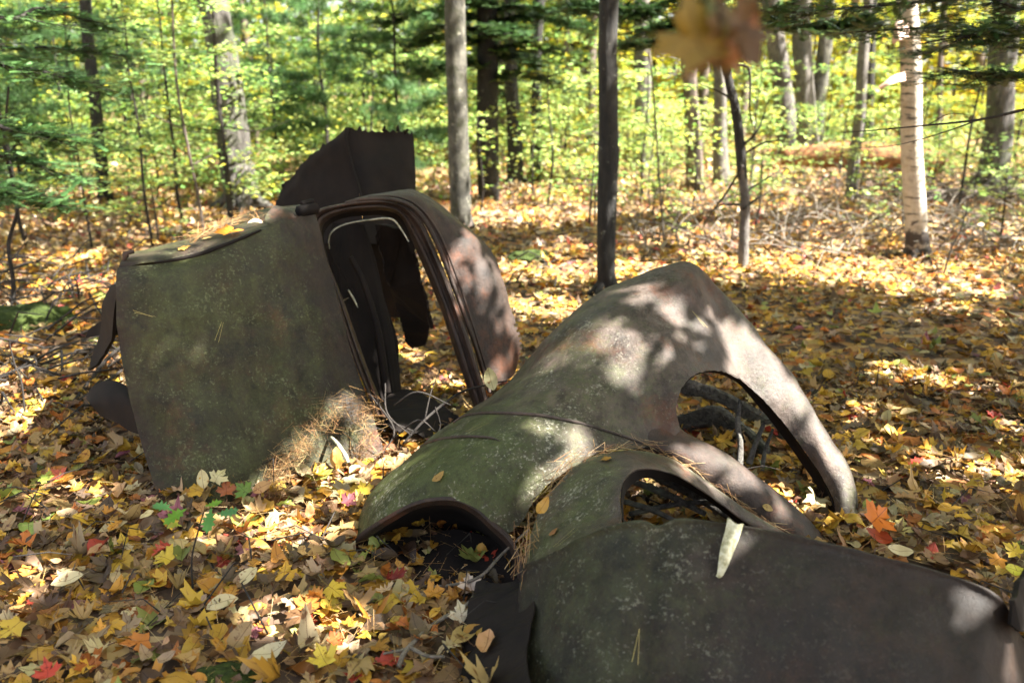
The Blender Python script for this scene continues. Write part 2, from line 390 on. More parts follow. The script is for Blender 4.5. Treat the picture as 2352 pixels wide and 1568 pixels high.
# ================================================================== SETTING: ground
def build_ground():
    xs = np.concatenate([np.linspace(-120, -12, 20), np.linspace(-11.5, 11.5, 116), np.linspace(12, 120, 20)])
    ys = np.concatenate([np.linspace(-20, 0, 8), np.linspace(.2, 16, 100), np.linspace(16.5, 40, 20), np.linspace(45, 150, 10)])
    X, Y = np.meshgrid(xs, ys); Z = gz_np(X, Y)
    V = np.stack([X.ravel(), Y.ravel(), Z.ravel()], 1); nx = len(xs); F = []
    i, j = np.meshgrid(np.arange(nx-1), np.arange(len(ys)-1)); a = (j*nx+i).ravel()
    F = np.stack([a, a+1, a+nx+1, a+nx], 1)
    m, nt, out = newmat('forest_soil')
    tc = N(nt, 'ShaderNodeTexCoord'); O = tc.outputs['Object']
    n1 = noise_n(nt, O, 3, 8, .7); base = ramp(nt, n1, [(.3, (.03, .02, .012)), (.7, (.1, .06, .035))])
    vo = N(nt, 'ShaderNodeTexVoronoi'); vo.inputs['Scale'].default_value = 14; L(nt, O, vo.inputs['Vector'])
    sp = N(nt, 'ShaderNodeSeparateColor'); L(nt, vo.outputs['Color'], sp.inputs[0])
    lc = ramp(nt, sp.outputs[0], [(0, (.32, .16, .05)), (.3, (.42, .28, .07)), (.55, (.3, .22, .13)), (.8, (.18, .09, .04)), (1, (.4, .16, .04))])
    col = mixc(nt, ramp(nt, sp.outputs[1], [(.42, (0, 0, 0)), (.46, (1, 1, 1))]), base, lc)
    p = N(nt, 'ShaderNodeBsdfPrincipled'); L(nt, col, p.inputs['Base Color']); p.inputs['Roughness'].default_value = .9
    L(nt, bump(nt, vo.outputs['Distance'], .6, .03), p.inputs['Normal']); L(nt, p.outputs[0], out.inputs[0])
    g = link_mesh('ground', mesh_tris('ground', V, F), m); tag(g, kind='structure')
build_ground()

PAL = [(18, (.38, .25, .10)), (16, (.52, .33, .04)), (19, (.46, .24, .035)), (8, (.42, .15, .03)), (14, (.14, .08, .04)), (9, (.50, .41, .22)),
       (2, (.36, .05, .03)), (11, (.09, .06, .03)), (4, (.26, .30, .07)), (9, (.32, .24, .14)), (1, (.28, .10, .12))]
PAL_BIT = [(5, (.12, .07, .035)), (4, (.22, .13, .06)), (2, (.36, .25, .12)), (1, (.45, .3, .06))]
PAL_FAR = [(20, (.30, .20, .10)), (18, (.42, .25, .045)), (12, (.32, .16, .05)), (14, (.15, .09, .06)), (9, (.48, .38, .25)), (3, (.34, .08, .05)), (8, (.12, .08, .05))]
def keep_out(x, y):        # inside of nothing: leaves may lie everywhere
    return np.ones(len(x), bool)
def build_litter():
    parts = []
    def area(y0, y1, dens, T_list, smin, smax, lift, tilt, curl, margin=1.35, pal=PAL):
        # visible wedge plus margin
        A = 0.5*((y0+y1))*2*.643*margin*(y1-y0)+1.5*(y1-y0)
        n = int(A*dens)
        y = np.sqrt(rng.uniform(y0*y0, y1*y1, n)); hw = .643*margin*y+.75
        x = rng.uniform(-1, 1, n)*hw
        z = gz_np(x, y)+rng.uniform(.0, 1, n)**1.3*lift+.006
        # drifts of leaves
        z += .02*np.sin(x*7+y*3)*np.sin(y*6-x*2)
        pos = np.stack([x, y, z], 1); s = rng.uniform(smin, smax, n)
        col = pick(pal, n, .22)
        idx = rng.choice(len(T_list), n, p=[t[0] for t in T_list])
        for k, t in enumerate(T_list):
            m_ = idx == k
            if m_.any(): parts.append(cloud(t[1], pos[m_], s[m_]*t[2], tilt, col[m_], curl))
    hi = [(.44, T_maple, 1), (.34, T_oval, 1.0), (.22, T_oak, 1.05)]
    area(1.0, 4.2, 170, hi, .028, .062, .06, .36, .6)
    area(1.0, 4.2, 400, hi, .028, .068, .05, .24, .36)
    area(1.0, 4.2, 500, [(1, T_leaf_lo, 1)], .010, .026, .06, .5, .6, 1.35, PAL_BIT)
    area(4.2, 7.5, 360, [(.6, T_maple_lo, 1), (.4, T_leaf_lo, 1.1)], .028, .062, .05, .35, .4)
    o = leafobj('leaf_litter', parts, M['litter']); tag(o, 'thick carpet of fallen yellow, tan and orange leaves over the forest floor', 'leaf litter', kind='stuff')
    parts.clear()
    area(7.5, 14, 150, [(.5, T_maple_lo, 1), (.5, T_leaf_lo, 1.1)], .035, .075, .06, .6, .5, 1.3, PAL_FAR)
    area(14, 30, 30, [(1, T_leaf_lo, 1)], .06, .11, .08, .6, .5, 1.3, PAL_FAR)
    o = leafobj('distant_leaf_litter', parts, M['litter_far']); tag(o, 'fallen leaves carpeting the floor further back among the trees', 'leaf litter', kind='stuff')
    # dry pine needles strewn between leaves
    n = 9000; y = np.sqrt(rng.uniform(1, 5**2, n)); x = rng.uniform(-1, 1, n)*(.85*y+.6)
    pos = np.stack([x, y, gz_np(x, y)+rng.uniform(.02, .075, n)], 1)
    o = leafobj('fallen_needles', [cloud(T_needle, pos, rng.uniform(.05, .11, n), .25, pick([(3, (.45, .27, .1)), (2, (.3, .17, .07)), (1, (.55, .4, .2))], n), 0)], M['needle'])
    tag(o, 'dry brown pine needles scattered over the leaf litter', 'pine needles', kind='stuff')
build_litter()

# ================================================================== sheet metal
def solid_patch(name, rows, mat, parent, nu=8, nv=8, thick=.004, moss=.0, dent=.004, rag=None, ragamp=.006, seed=0, label=None, holes=None):
    """rows of (px, py, depth[, moss]) control points -> smooth sheet with real depth and thickness"""
    P = np.array([[list(W(c[0], c[1], c[2])) + [c[3] if len(c) > 3 else moss] for c in r] for r in rows], float)
    A = np.array([catmull(P[i], nu) for i in range(P.shape[0])])
    B = np.array([catmull(A[:, j], nv) for j in range(A.shape[1])]).transpose(1, 0, 2)
    nr, nc = B.shape[:2]
    du = np.gradient(B[:, :, :3], axis=1); dv = np.gradient(B[:, :, :3], axis=0)
    nrm = np.cross(du, dv); nrm /= np.linalg.norm(nrm, axis=2)[:, :, None]+1e-9
    for i in range(nr):
        for j in range(nc):
            p = B[i, j, :3]
            d = noise.noise((p[0]*4+seed, p[1]*4, p[2]*4))*dent*2 + noise.noise((p[0]*13+seed, p[1]*13, p[2]*13))*dent*.6 - max(0, .12-abs(noise.noise((p[0]*2.6+seed, p[1]*2.6, p[2]*2.6+4))))*dent*7
            B[i, j, :3] += nrm[i, j]*d
    if rag:
        for side in rag:
            idx = {'t': (0, slice(None)), 'b': (nr-1, slice(None)), 'l': (slice(None), 0), 'r': (slice(None), nc-1)}[side]
            sub = B[idx]
            inn = {'t': B[1], 'b': B[nr-2], 'l': B[:, 1], 'r': B[:, nc-2]}[side]
            for k in range(len(sub)):
                d = sub[k, :3]-inn[k, :3]; ln = np.linalg.norm(d)+1e-9
                a = noise.noise((k*.9+seed, 3.1, 0))*ragamp*2+random.uniform(-1, 1)*ragamp*.5
                sub[k, :3] = sub[k, :3]+d/ln*max(a, -ln*.8)
            B[idx] = sub
    V = B[:, :, :3].reshape(-1, 3); F = []
    for i in range(nr-1):
        for j in range(nc-1):
            if holes and holes(i/(nr-1), j/(nc-1)): continue
            a = i*nc+j; F.append((a, a+1, a+nc+1, a+nc))
    me = mesh_tris(name, V, np.array(F))
    at = me.attributes.new('moss', 'FLOAT', 'POINT'); at.data.foreach_set('value', B[:, :, 3].ravel().astype(np.float32))
    o = link_mesh(name, me, mat, parent, solid=thick)
    if label: o['label'] = label
    return o
def plate(name, pts, mat, parent, thick=.006, label=None, bend=.01, seed=0, rag=.012):
    """irregular sheet from outline points (px, py, depth), triangulated with a few interior points"""
    P0 = [W(*p) for p in pts]; P = []
    for i_, p_ in enumerate(P0):
        q_ = P0[(i_+1) % len(P0)]; ln_ = (q_-p_).length; k_ = max(1, min(7, int(ln_/.035))); dr_ = (q_-p_).normalized()
        sd = dr_.cross(Vector((0, -1, .2))).normalized()
        for j_ in range(k_): P.append(p_+(q_-p_)*(j_/k_)+sd*(random.uniform(-1, 1)*.35+noise.noise((i_*1.7+j_*.4+seed, 1, 2)))*rag)
    bm = bmesh.new(); vs = [bm.verts.new(p) for p in P]; f = bm.faces.new(vs)
    bmesh.ops.triangulate(bm, faces=[f]); bmesh.ops.subdivide_edges(bm, edges=bm.edges[:], cuts=2, use_grid_fill=True)
    bm.normal_update()
    for v in bm.verts:
        v.co += Vector((noise.noise(v.co*5+Vector((seed, 0, 0))), noise.noise(v.co*5+Vector((0, seed+5, 0))), noise.noise(v.co*5+Vector((0, 0, seed+9)))))*bend + Vector((0, noise.noise(v.co*22), noise.noise(v.co*19)))*bend*.3
    me = bpy.data.meshes.new(name); bm.to_mesh(me); bm.free()
    o = link_mesh(name, me, mat, parent, solid=thick, smooth=False)
    if label: o['label'] = label
    return o
def rail_ribbon(name, outer, inner, prof, mat, parent, nu=6, thick=.004, moss=0, label=None, seed=0, dent=.002):
    """band between two rails; prof = [(t, push toward viewer side)]"""
    rows = []
    for t, dz in prof:
        rows.append([(o[0]+(i[0]-o[0])*t, o[1]+(i[1]-o[1])*t, o[2]+(i[2]-o[2])*t-dz, moss) for o, i in zip(outer, inner)])
    return solid_patch(name, rows, mat, parent, nu=nu, nv=2, thick=thick, dent=dent, seed=seed, label=label)

def build_cab():
    t = empty('truck_cab', tuple(G(620, 1080)))
    tag(t, 'rusted green-brown truck cab shell with open window, half sunk in leaves', 'truck cab')
    m1, m2 = .62, .35
    rows = [
     [(272, 618, 2.97, .2), (400, 598, 3.02, .55), (520, 563, 3.12, .5), (640, 514, 3.28, .3), (722, 487, 3.45, .1)],
     [(268, 660, 2.90, .1), (398, 640, 2.95, .7), (522, 612, 3.05, .45), (645, 570, 3.22, .3), (735, 540, 3.41, .05)],
     [(272, 760, 2.86, .3), (405, 740, 2.89, .6), (535, 715, 3.0, .45), (665, 680, 3.17, .35), (765, 660, 3.37, .05)],
     [(290, 880, 2.80, .3), (420, 870, 2.83, .5), (550, 850, 2.94, .4), (690, 810, 3.11, .4), (800, 785, 3.32, .1)],
     [(325, 1020, 2.73, .25), (450, 1010, 2.76, .45), (580, 990, 2.87, .45), (720, 950, 3.04, .4), (840, 910, 3.25, .1)],
     [(372, 1170, 2.64, .2), (490, 1150, 2.68, .5), (620, 1125, 2.8, .5), (760, 1085, 2.97, .4), (880, 1030, 3.18, .1)],
     [(390, 1260, 2.58, .2), (505, 1240, 2.62, .4), (640, 1210, 2.74, .4), (780, 1160, 2.91, .3), (900, 1100, 3.12, .1)]]
    solid_patch('side_panel', rows, M['rust_cab'], t, 8, 8, .004, seed=1, dent=.006, label='broad olive and brown side panel filmed with algae')
    # rolled top edge and roof skin behind it
    rows = [
     [(272, 617, 2.972, .2), (330, 606, 2.995, .3), (430, 593, 3.045, .4), (530, 560, 3.135, .3), (630, 518, 3.27, .2), (720, 488, 3.45, 0)],
     [(276, 604, 2.99, .1), (332, 596, 3.02, .2), (432, 578, 3.08, .2), (530, 546, 3.18, .2), (630, 506, 3.32, .1), (716, 481, 3.47, 0)],
     [(285, 592, 3.08, .2), (340, 585, 3.10, .3), (430, 562, 3.2, .3), (530, 528, 3.33, .3), (630, 492, 3.46, .1), (712, 474, 3.58, 0)],
     [(300, 582, 3.20, .2), (350, 574, 3.24, .3), (440, 549, 3.36, .3), (530, 520, 3.48, .3), (630, 484, 3.62, .1), (715, 470, 3.70, 0)],
     [(300, 600, 3.45, .2), (350, 590, 3.5, .2), (440, 565, 3.6, .2), (530, 540, 3.7, .2), (630, 500, 3.8, .1), (715, 485, 3.9, 0)],
     [(300, 760, 3.55, 0), (350, 745, 3.6, 0), (440, 720, 3.7, 0), (530, 690, 3.8, 0), (630, 650, 3.9, 0), (715, 620, 4.0, 0)]]
    solid_patch('roof_skin', rows, M['rust_cab'], t, 7, 6, .004, seed=4, dent=.006)
    crack = [(355, 603, 3.0), (400, 597, 3.03), (450, 587, 3.06), (500, 571, 3.1), (550, 550, 3.16), (600, 528, 3.23)]
    rail_ribbon('torn_seam', [(p[0], p[1]-d, p[2]-.008) for p, d in zip(crack, (1, 3, 5, 7, 4, 1))], [(p[0], p[1]+d, p[2]-.012) for p, d in zip(crack, (1, 3, 4, 3, 3, 1))], [(0, 0), (.5, .004), (1, 0)], M['rust_dark'], t, thick=.003)
    # torn flap lifted off the top behind the resting leaves
    rows = [[(470, 538, 3.5, .2), (520, 512, 3.56, .2), (570, 492, 3.62, .3), (618, 478, 3.68, .4), (650, 474, 3.72, .4)],
            [(500, 537, 3.44, .2), (545, 519, 3.5, .2), (590, 504, 3.56, .2), (625, 490, 3.6, .3), (655, 486, 3.64, .3)]]
    solid_patch('torn_flap', rows, M['rust_cab'], t, 8, 4, .004, rag='tb', seed=9)
    # folded cowl corner with creases
    rows = [[(612, 515, 3.30, .4), (622, 488, 3.36, .15), (645, 477, 3.46, .1), (690, 480, 3.52, .1)],
            [(640, 535, 3.26, .3), (650, 505, 3.31, .1), (668, 492, 3.4, .1), (712, 492, 3.46, .05)],
            [(652, 560, 3.24, .2), (664, 545, 3.27, .2), (690, 530, 3.34, .2), (722, 525, 3.4, .1)]]
    solid_patch('crumpled_corner', rows, M['rust_cab'], t, 6, 6, .004, dent=.014, seed=12)
    # little hinge block on top
    tb = Tubes(); tb.add([W(687, 486, 3.38), W(725, 478, 3.46)], [.026, .026], seg=6)
    tb.add([W(693, 468, 3.42), W(718, 462, 3.48)], [.012, .012], seg=6)
    tb.obj('hinge', M['rust_dark'], t)
    tb = Tubes(); tb.add([W(284, 606, 3.02), W(288, 582, 3.03), W(308, 578, 3.05)], [.007, .012, .007], seg=6)
    tb.add([W(283, 582, 3.03), W(294, 590, 3.04)], [.008, .008], seg=6)
    tb.obj('bracket', M['rust_brown'], t)
    # door-opening frame: wide beaded band round the window
    outer = [(862, 950, 3.24), (800, 785, 3.34), (765, 665, 3.40), (728, 560, 3.45), (708, 505, 3.49), (729, 481, 3.52), (775, 469, 3.56), (831, 460, 3.60), (885, 459, 3.64), (925, 470, 3.66), (963, 499, 3.67), (999, 571, 3.66), (1041, 673, 3.60), (1080, 780, 3.52), (1110, 880, 3.46), (1135, 960, 3.42)]
    inner = [(892, 960, 3.26), (838, 830, 3.36), (790, 697, 3.43), (752, 598, 3.48), (738, 530, 3.53), (755, 502, 3.57), (795, 487, 3.60), (845, 482, 3.64), (891, 484, 3.67), (924, 503, 3.69), (955, 570, 3.69), (993, 655, 3.65), (1025, 740, 3.58), (1050, 820, 3.52), (1078, 900, 3.47), (1100, 965, 3.43)]
    prof = [(0, 0), (.07, .0), (.15, .022), (.28, .022), (.36, .002), (.55, .0), (.62, .016), (.78, .016), (.88, -.012), (1, -.03), (1.03, -.08)]
    rail_ribbon('window_frame', outer, inner, prof, M['rust_brown'], t, seed=3, label='thick rusty beaded frame around the empty door window')
    # inner ledge of the frame (dark, deeper)
    inner2 = [(p[0]+(820-p[0])*.06, p[1]+12, p[2]+.10) for p in inner[3:11]]
    rail_ribbon('window_ledge', [(p[0], p[1], p[2]+.05) for p in inner[3:11]], inner2, [(0, 0), (.5, .0), (1, 0)], M['rust_dark'], t)
    # bright channel trim
    ch = [(757, 572, 3.60), (755, 550, 3.60), (765, 529, 3.61), (795, 514, 3.63), (845, 505, 3.65), (897, 502, 3.67), (921, 526, 3.68), (939, 555, 3.68)]
    tb = Tubes(); tb.add(catmull([W(*p) for p in ch], 6), [.002, .004, .0035, .005, .003], seg=6, rough=.6); o = tb.obj('window_channel', M['chrome'], t); o['label'] = 'bright metal glass channel round the window'
    tb = Tubes(); tb.add(catmull([W(*p) for p in [(757, 575, 3.60), (770, 605, 3.62), (795, 640, 3.64), (825, 703, 3.66)]], 6), [.004, .003], seg=6)
    tb.obj('weather_strip', M['rust_dark'], t)
    tb = Tubes(); tb.add(catmull([W(*p) for p in [(800, 665, 3.63), (812, 685, 3.62), (822, 706, 3.6)]], 5), [.004, .006, .002], seg=5)
    tb.add([W(790, 690, 3.63), W(800, 684, 3.62)], [.004, .002], seg=5)
    tb.obj('handle_stub', M['chrome'], t)
    # outer roof and rear quarter, curving away
    a = [(790, 468, 3.58), (831, 459, 3.61), (900, 460, 3.65), (950, 482, 3.68), (990, 540, 3.69), (1028, 630, 3.66), (1068, 740, 3.60), (1100, 835, 3.60), (1120, 900, 3.62)]
    b = [(820, 455, 3.75), (865, 445, 3.76), (925, 442, 3.76), (985, 470, 3.76), (1040, 540, 3.74), (1075, 630, 3.70), (1105, 735, 3.66), (1130, 830, 3.66), (1150, 880, 3.66)]
    c = [(835, 450, 3.95), (885, 440, 3.92), (950, 437, 3.9), (1015, 482, 3.86), (1085, 548, 3.82), (1120, 635, 3.78), (1145, 735, 3.74), (1165, 815, 3.74), (1175, 865, 3.74)]
    d = [(850, 452, 4.15), (900, 444, 4.1), (965, 442, 4.05), (1050, 505, 3.98), (1128, 572, 3.92), (1152, 640, 3.88), (1185, 735, 3.84), (1200, 790, 3.84), (1188, 845, 3.84)]
    e = [(850, 480, 4.4), (900, 475, 4.35), (965, 480, 4.3), (1050, 530, 4.2), (1110, 590, 4.12), (1135, 650, 4.08), (1165, 735, 4.0), (1185, 795, 3.95), (1175, 845, 3.95)]
    rows = [a, b, c, d]
    def hol(v, u): return v > .93 and u > .62 and (int(u*110) % 3 == 0) and v < .985
    solid_patch('roof_quarter', rows, M['rust_brown'], t, 9, 8, .004, seed=21, dent=.008, rag='b', ragamp=.004, holes=hol, label='reddish brown curved roof corner with a perforated edge')
    # raised gutter bead between frame and quarter
    tb = Tubes(); tb.add(catmull([W(p[0]+4, p[1]-1, p[2]-.012) for p in a], 5), [.009, .011, .009], seg=8); tb.obj('rain_gutter', M['rust_brown'], t)
    tb = Tubes(); tb.add(catmull([W(p[0]*.6+q[0]*.4, p[1]*.6+q[1]*.4-1, p[2]*.6+q[2]*.4-.014) for p, q in zip(a[1:], b[1:])], 5), [.005, .006, .004], seg=6); tb.obj('roof_seam', M['rust_brown'], t)
    # inner door sheet and far pillar seen through the window
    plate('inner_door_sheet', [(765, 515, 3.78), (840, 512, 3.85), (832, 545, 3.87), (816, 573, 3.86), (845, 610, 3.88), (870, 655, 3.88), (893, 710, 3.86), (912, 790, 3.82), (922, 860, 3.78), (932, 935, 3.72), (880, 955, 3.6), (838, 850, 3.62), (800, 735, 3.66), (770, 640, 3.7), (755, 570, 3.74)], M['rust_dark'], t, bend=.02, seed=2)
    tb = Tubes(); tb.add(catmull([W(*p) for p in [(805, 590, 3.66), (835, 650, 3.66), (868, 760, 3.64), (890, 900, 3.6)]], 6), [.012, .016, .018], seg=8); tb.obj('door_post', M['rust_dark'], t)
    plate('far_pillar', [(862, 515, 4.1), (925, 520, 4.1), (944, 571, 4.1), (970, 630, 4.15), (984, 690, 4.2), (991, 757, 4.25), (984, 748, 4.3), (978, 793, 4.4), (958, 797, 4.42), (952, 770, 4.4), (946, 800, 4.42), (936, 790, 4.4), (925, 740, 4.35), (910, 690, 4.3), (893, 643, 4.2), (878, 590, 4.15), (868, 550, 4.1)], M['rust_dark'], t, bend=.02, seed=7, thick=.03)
    plate('floor_sheet', [(866, 925, 3.5), (935, 900, 3.7), (1000, 920, 3.6), (1060, 960, 3.4), (1000, 1005, 3.26), (900, 990, 3.25)], M['rust_dark'], t, bend=.03, seed=8)
    # tall dark plate rising behind (folded hood side)
    left = [[(800, 290, 4.58), (793, 312, 4.57), (800, 350, 4.56), (815, 400, 4.54), (830, 470, 4.5), (838, 560, 4.45)],
            [(752, 332, 4.72), (750, 350, 4.71), (755, 385, 4.70), (760, 420, 4.68), (765, 480, 4.64), (770, 570, 4.6)],
            [(708, 364, 4.85), (708, 385, 4.84), (712, 410, 4.82), (712, 440, 4.8), (715, 490, 4.78), (718, 570, 4.75)],
            [(680, 398, 4.93), (678, 412, 4.92), (676, 430, 4.9), (672, 450, 4.9), (670, 490, 4.88), (672, 570, 4.85)],
            [(648, 424, 5.0), (644, 434, 5.0), (640, 446, 5.0), (634, 462, 4.98), (626, 490, 4.96), (620, 570, 4.9)]]
    right = [[(800, 290, 4.58), (793, 312, 4.57), (800, 350, 4.56), (815, 400, 4.54), (830, 470, 4.5), (838, 560, 4.45)],
             [(832, 300, 4.60), (830, 320, 4.59), (836, 355, 4.58), (848, 400, 4.56), (858, 470, 4.52), (862, 560, 4.5)],
             [(880, 302, 4.66), (880, 322, 4.66), (882, 355, 4.64), (890, 400, 4.62), (896, 470, 4.6), (898, 560, 4.57)],
             [(925, 304, 4.74), (926, 322, 4.74), (928, 355, 4.72), (932, 400, 4.7), (936, 470, 4.68), (938, 560, 4.66)],
             [(947, 308, 4.80), (950, 322, 4.8), (952, 355, 4.79), (954, 400, 4.78), (957, 470, 4.76), (958, 560, 4.74)]]
    p = empty('bent_hood_side', tuple(G(820, 660)))
    p.location = (W(820, 480, 4.6).x, 4.6, 0)
    tag(p, 'tall dark folded sheet of rusted body metal rising behind the cab, ragged on top', 'body panel')
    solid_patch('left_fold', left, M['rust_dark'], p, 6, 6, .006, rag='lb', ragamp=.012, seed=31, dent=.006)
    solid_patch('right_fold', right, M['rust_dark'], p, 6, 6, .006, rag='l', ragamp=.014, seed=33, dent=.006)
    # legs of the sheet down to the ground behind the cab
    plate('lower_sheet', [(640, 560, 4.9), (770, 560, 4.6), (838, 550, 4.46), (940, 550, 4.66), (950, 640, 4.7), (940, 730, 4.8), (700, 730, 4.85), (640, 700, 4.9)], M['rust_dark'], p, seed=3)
    tb = Tubes(); tb.add(catmull([W(*q) for q in [(797, 296, 4.56), (795, 320, 4.54), (806, 370, 4.53), (824, 430, 4.49), (836, 475, 4.46)]], 5), [.014, .008, .008], seg=6); tb.obj('fold_bead', M['rust_dark'], p)
    for q in [((880, 302), (884, 290)), ((913, 303), (914, 288)), ((928, 305), (938, 297)), ((648, 428), (658, 420))]:
        tb = Tubes(); tb.add([W(*q[0], 4.66 if q[0][0] > 700 else 5.0), W(*q[1], 4.66 if q[0][0] > 700 else 5.0)], [.012, .006], seg=4)
        tb.obj('torn_tab', M['rust_dark'], p)
    # scrap left of the cab
    s = empty('curved_bracket', tuple(G(235, 850)))
    tag(s, 'dark curved strip of scrap metal standing at the left edge of the cab', 'scrap metal')
    solid_patch('strip', [[(262, 655, 3.35), (238, 700, 3.45), (232, 760, 3.6), (222, 800, 3.7), (205, 850, 3.8)],
                          [(275, 655, 3.2), (268, 720, 3.25), (262, 770, 3.3), (248, 800, 3.45), (225, 838, 3.6)]], M['rust_dark'], s, 6, 5, .02, seed=41)
    solid_patch('web', [[(205, 757, 3.9), (235, 735, 3.8), (268, 715, 3.5)], [(200, 775, 3.9), (235, 770, 3.8), (275, 770, 3.4)]], M['rust_dark'], s, 6, 4, .01, seed=42)
    s = empty('buried_wheel_arch', tuple(G(255, 985)))
    tag(s, 'rounded dark scrap of metal poking from the leaves beside the cab base', 'scrap metal')
    solid_patch('lobe', [[(200, 915, 3.1), (212, 890, 3.1), (245, 874, 3.08), (285, 884, 3.0), (312, 915, 2.9)],
                         [(205, 925, 3.0), (225, 920, 2.98), (255, 915, 2.95), (288, 920, 2.9), (315, 940, 2.85)],
                         [(230, 955, 2.98), (245, 960, 2.95), (270, 970, 2.9), (300, 990, 2.86), (330, 1000, 2.8)]], M['rust_dark'], s, 6, 6, .006, seed=43)
build_cab()

def build_front():
    t = empty('truck_front_end', tuple(G(1450, 1300)))
    tag(t, 'large rusted fender and hood of an old truck, dappled with sun, moss on the left', 'truck front end')
    S_ = [(814, 1236), (835, 1170), (870, 1115), (930, 1058), (1000, 998), (1080, 945), (1165, 880), (1230, 808), (1300, 738), (1380, 672), (1480, 632), (1578, 604), (1634, 648), (1698, 718), (1756, 789), (1807, 846), (1858, 923), (1903, 1000), (1953, 1083), (1978, 1235)]
    I_ = [(1160, 1228), (1195, 1200), (1240, 1130), (1310, 1075), (1390, 1035), (1480, 1028), (1556, 996), (1553, 940), (1566, 890), (1594, 862), (1632, 851), (1672, 857), (1710, 878), (1748, 915), (1786, 955), (1820, 996), (1856, 1046), (1890, 1096), (1918, 1158), (1928, 1240)]
    M1 = {0: (895, 1183), 1: (930, 1120), 2: (975, 1065), 3: (1030, 1015), 4: (1090, 965), 5: (1170, 915), 6: (1250, 850), 7: (1310, 785), 8: (1370, 728), 9: (1440, 688), 10: (1515, 665), 11: (1592, 650), 12: (1648, 705)}
    M2 = {0: (1000, 1144), 1: (1040, 1096), 2: (1080, 1045), 3: (1130, 1000), 4: (1190, 960), 5: (1270, 915), 6: (1350, 865), 7: (1400, 820), 8: (1450, 775), 9: (1500, 740), 10: (1555, 720), 11: (1612, 715), 12: (1668, 762)}
    M3 = {0: (1090, 1165), 1: (1130, 1130), 2: (1180, 1068), 3: (1235, 1015), 4: (1305, 985), 5: (1390, 965), 6: (1465, 920), 7: (1488, 880), 8: (1515, 832), 9: (1552, 800), 10: (1595, 785), 11: (1640, 787), 12: (1686, 825)}
    Ys = [2.42, 2.48, 2.55, 2.63, 2.72, 2.82, 2.90, 2.96, 3.0, 3.04, 3.07, 3.08, 3.06, 3.03, 2.99, 2.94, 2.87, 2.77, 2.66, 2.52]
    Yi = [2.18, 2.20, 2.26, 2.32, 2.38, 2.43, 2.49, 2.53, 2.58, 2.64, 2.71, 2.76, 2.80, 2.81, 2.80, 2.78, 2.73, 2.65, 2.57, 2.48]
    Y2 = [2.26, 2.27, 2.33, 2.40, 2.46, 2.53, 2.60, 2.66, 2.72, 2.79, 2.86, 2.90]
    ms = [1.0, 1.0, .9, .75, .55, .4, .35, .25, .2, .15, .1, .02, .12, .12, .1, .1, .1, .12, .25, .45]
    back2, back, r0, r1, r2, r3, r4, fl, fl2 = [], [], [], [], [], [], [], [], []
    for k in range(20):
        s, i = S_[k], I_[k]; ysv, yiv = Ys[k], Yi[k]
        def lerp(f, bulge):
            return (s[0]+(i[0]-s[0])*f, s[1]+(i[1]-s[1])*f, ysv+(yiv-ysv)*f-bulge)
        if k in M1:
            f = .28
            y1 = ysv+(Y2[min(k, 11)]-ysv)*.62; y2 = Y2[min(k, 11)]; y3 = y2+(yiv-y2)*.5-.015
            if k >= 12: y1, y2, y3 = 2.99, 2.92, 2.85
            q1, q2, q3 = (*M1[k], y1), (*M2[k], y2), (*M3[k], y3)
        else:
            b = .03
            q1, q2, q3 = lerp(.3, b*.9), lerp(.55, b), lerp(.8, b*.6)
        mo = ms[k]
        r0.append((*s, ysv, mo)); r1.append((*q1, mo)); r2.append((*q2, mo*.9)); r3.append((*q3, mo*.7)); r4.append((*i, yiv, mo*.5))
        # the far side of the fender, rolling away and down
        dy = .10 if k < 12 else .05
        if k >= 11: back.append((s[0]-6, s[1]+10, ysv+.05, mo)); back2.append((s[0]-22, s[1]+40, ysv+.09, mo))
        else: back.append((s[0]+8, s[1]+6, ysv+.10, mo)); back2.append((s[0]+30, s[1]+70, ysv+.22, mo))
    rows = [back2, back, r0, r1, r2, r3, r4]
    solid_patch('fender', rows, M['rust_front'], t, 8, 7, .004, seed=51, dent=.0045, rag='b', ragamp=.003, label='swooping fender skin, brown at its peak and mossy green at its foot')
    # flange turned under along the wheel-arch edge
    fo = [(p[0], p[1], p[2]+.004) for p in r4[8:]]
    fi = [(p[0]-d*.7, p[1]+d*.65, p[2]+.06) for p, d in zip(fo, [0, 2, 5, 9, 12, 16, 19, 21, 22, 22, 18, 8])]
    rail_ribbon('arch_flange', fo, fi, [(0, 0), (.3, -.02), (.7, -.01), (1, 0)], M['rust_dark'], t, thick=.004, seed=6)
    # raised beads pressed into the skin
    def bead(name, pts, r):
        tb = Tubes(); tb.add(catmull([W(*p) for p in pts], 8), r, seg=8); tb.obj(name, M['rust_front'], t)
    def on(k, f):
        rws = [r0, r1, r2, r3, r4]; f = min(max(f, 0), 3.999); i = int(f); g = f-i
        kk = int(k); h = k-kk
        A = [rws[i][kk][q]*(1-g)+rws[i+1][kk][q]*g for q in range(3)]; kk2 = min(kk+1, 19)
        B = [rws[i][kk2][q]*(1-g)+rws[i+1][kk2][q]*g for q in range(3)]
        return tuple(a*(1-h)+b*h for a, b in zip(A, B))
    # strut between the two openings
    up = [(1520, 940, 2.56), (1560, 985, 2.53), (1602, 1008, 2.52), (1666, 1040, 2.50), (1730, 1090, 2.48), (1807, 1154, 2.46), (1905, 1245, 2.42), (1930, 1280, 2.38)]
    lo = [(1455, 1026, 2.45), (1500, 1030, 2.44), (1545, 1042, 2.42), (1602, 1085, 2.41), (1666, 1130, 2.40), (1730, 1175, 2.39), (1830, 1242, 2.36), (1860, 1275, 2.34)]
    mid = [((a[0]+b[0])/2, (a[1]+b[1])/2-2, (a[2]+b[2])/2-.022) for a, b in zip(up, lo)]
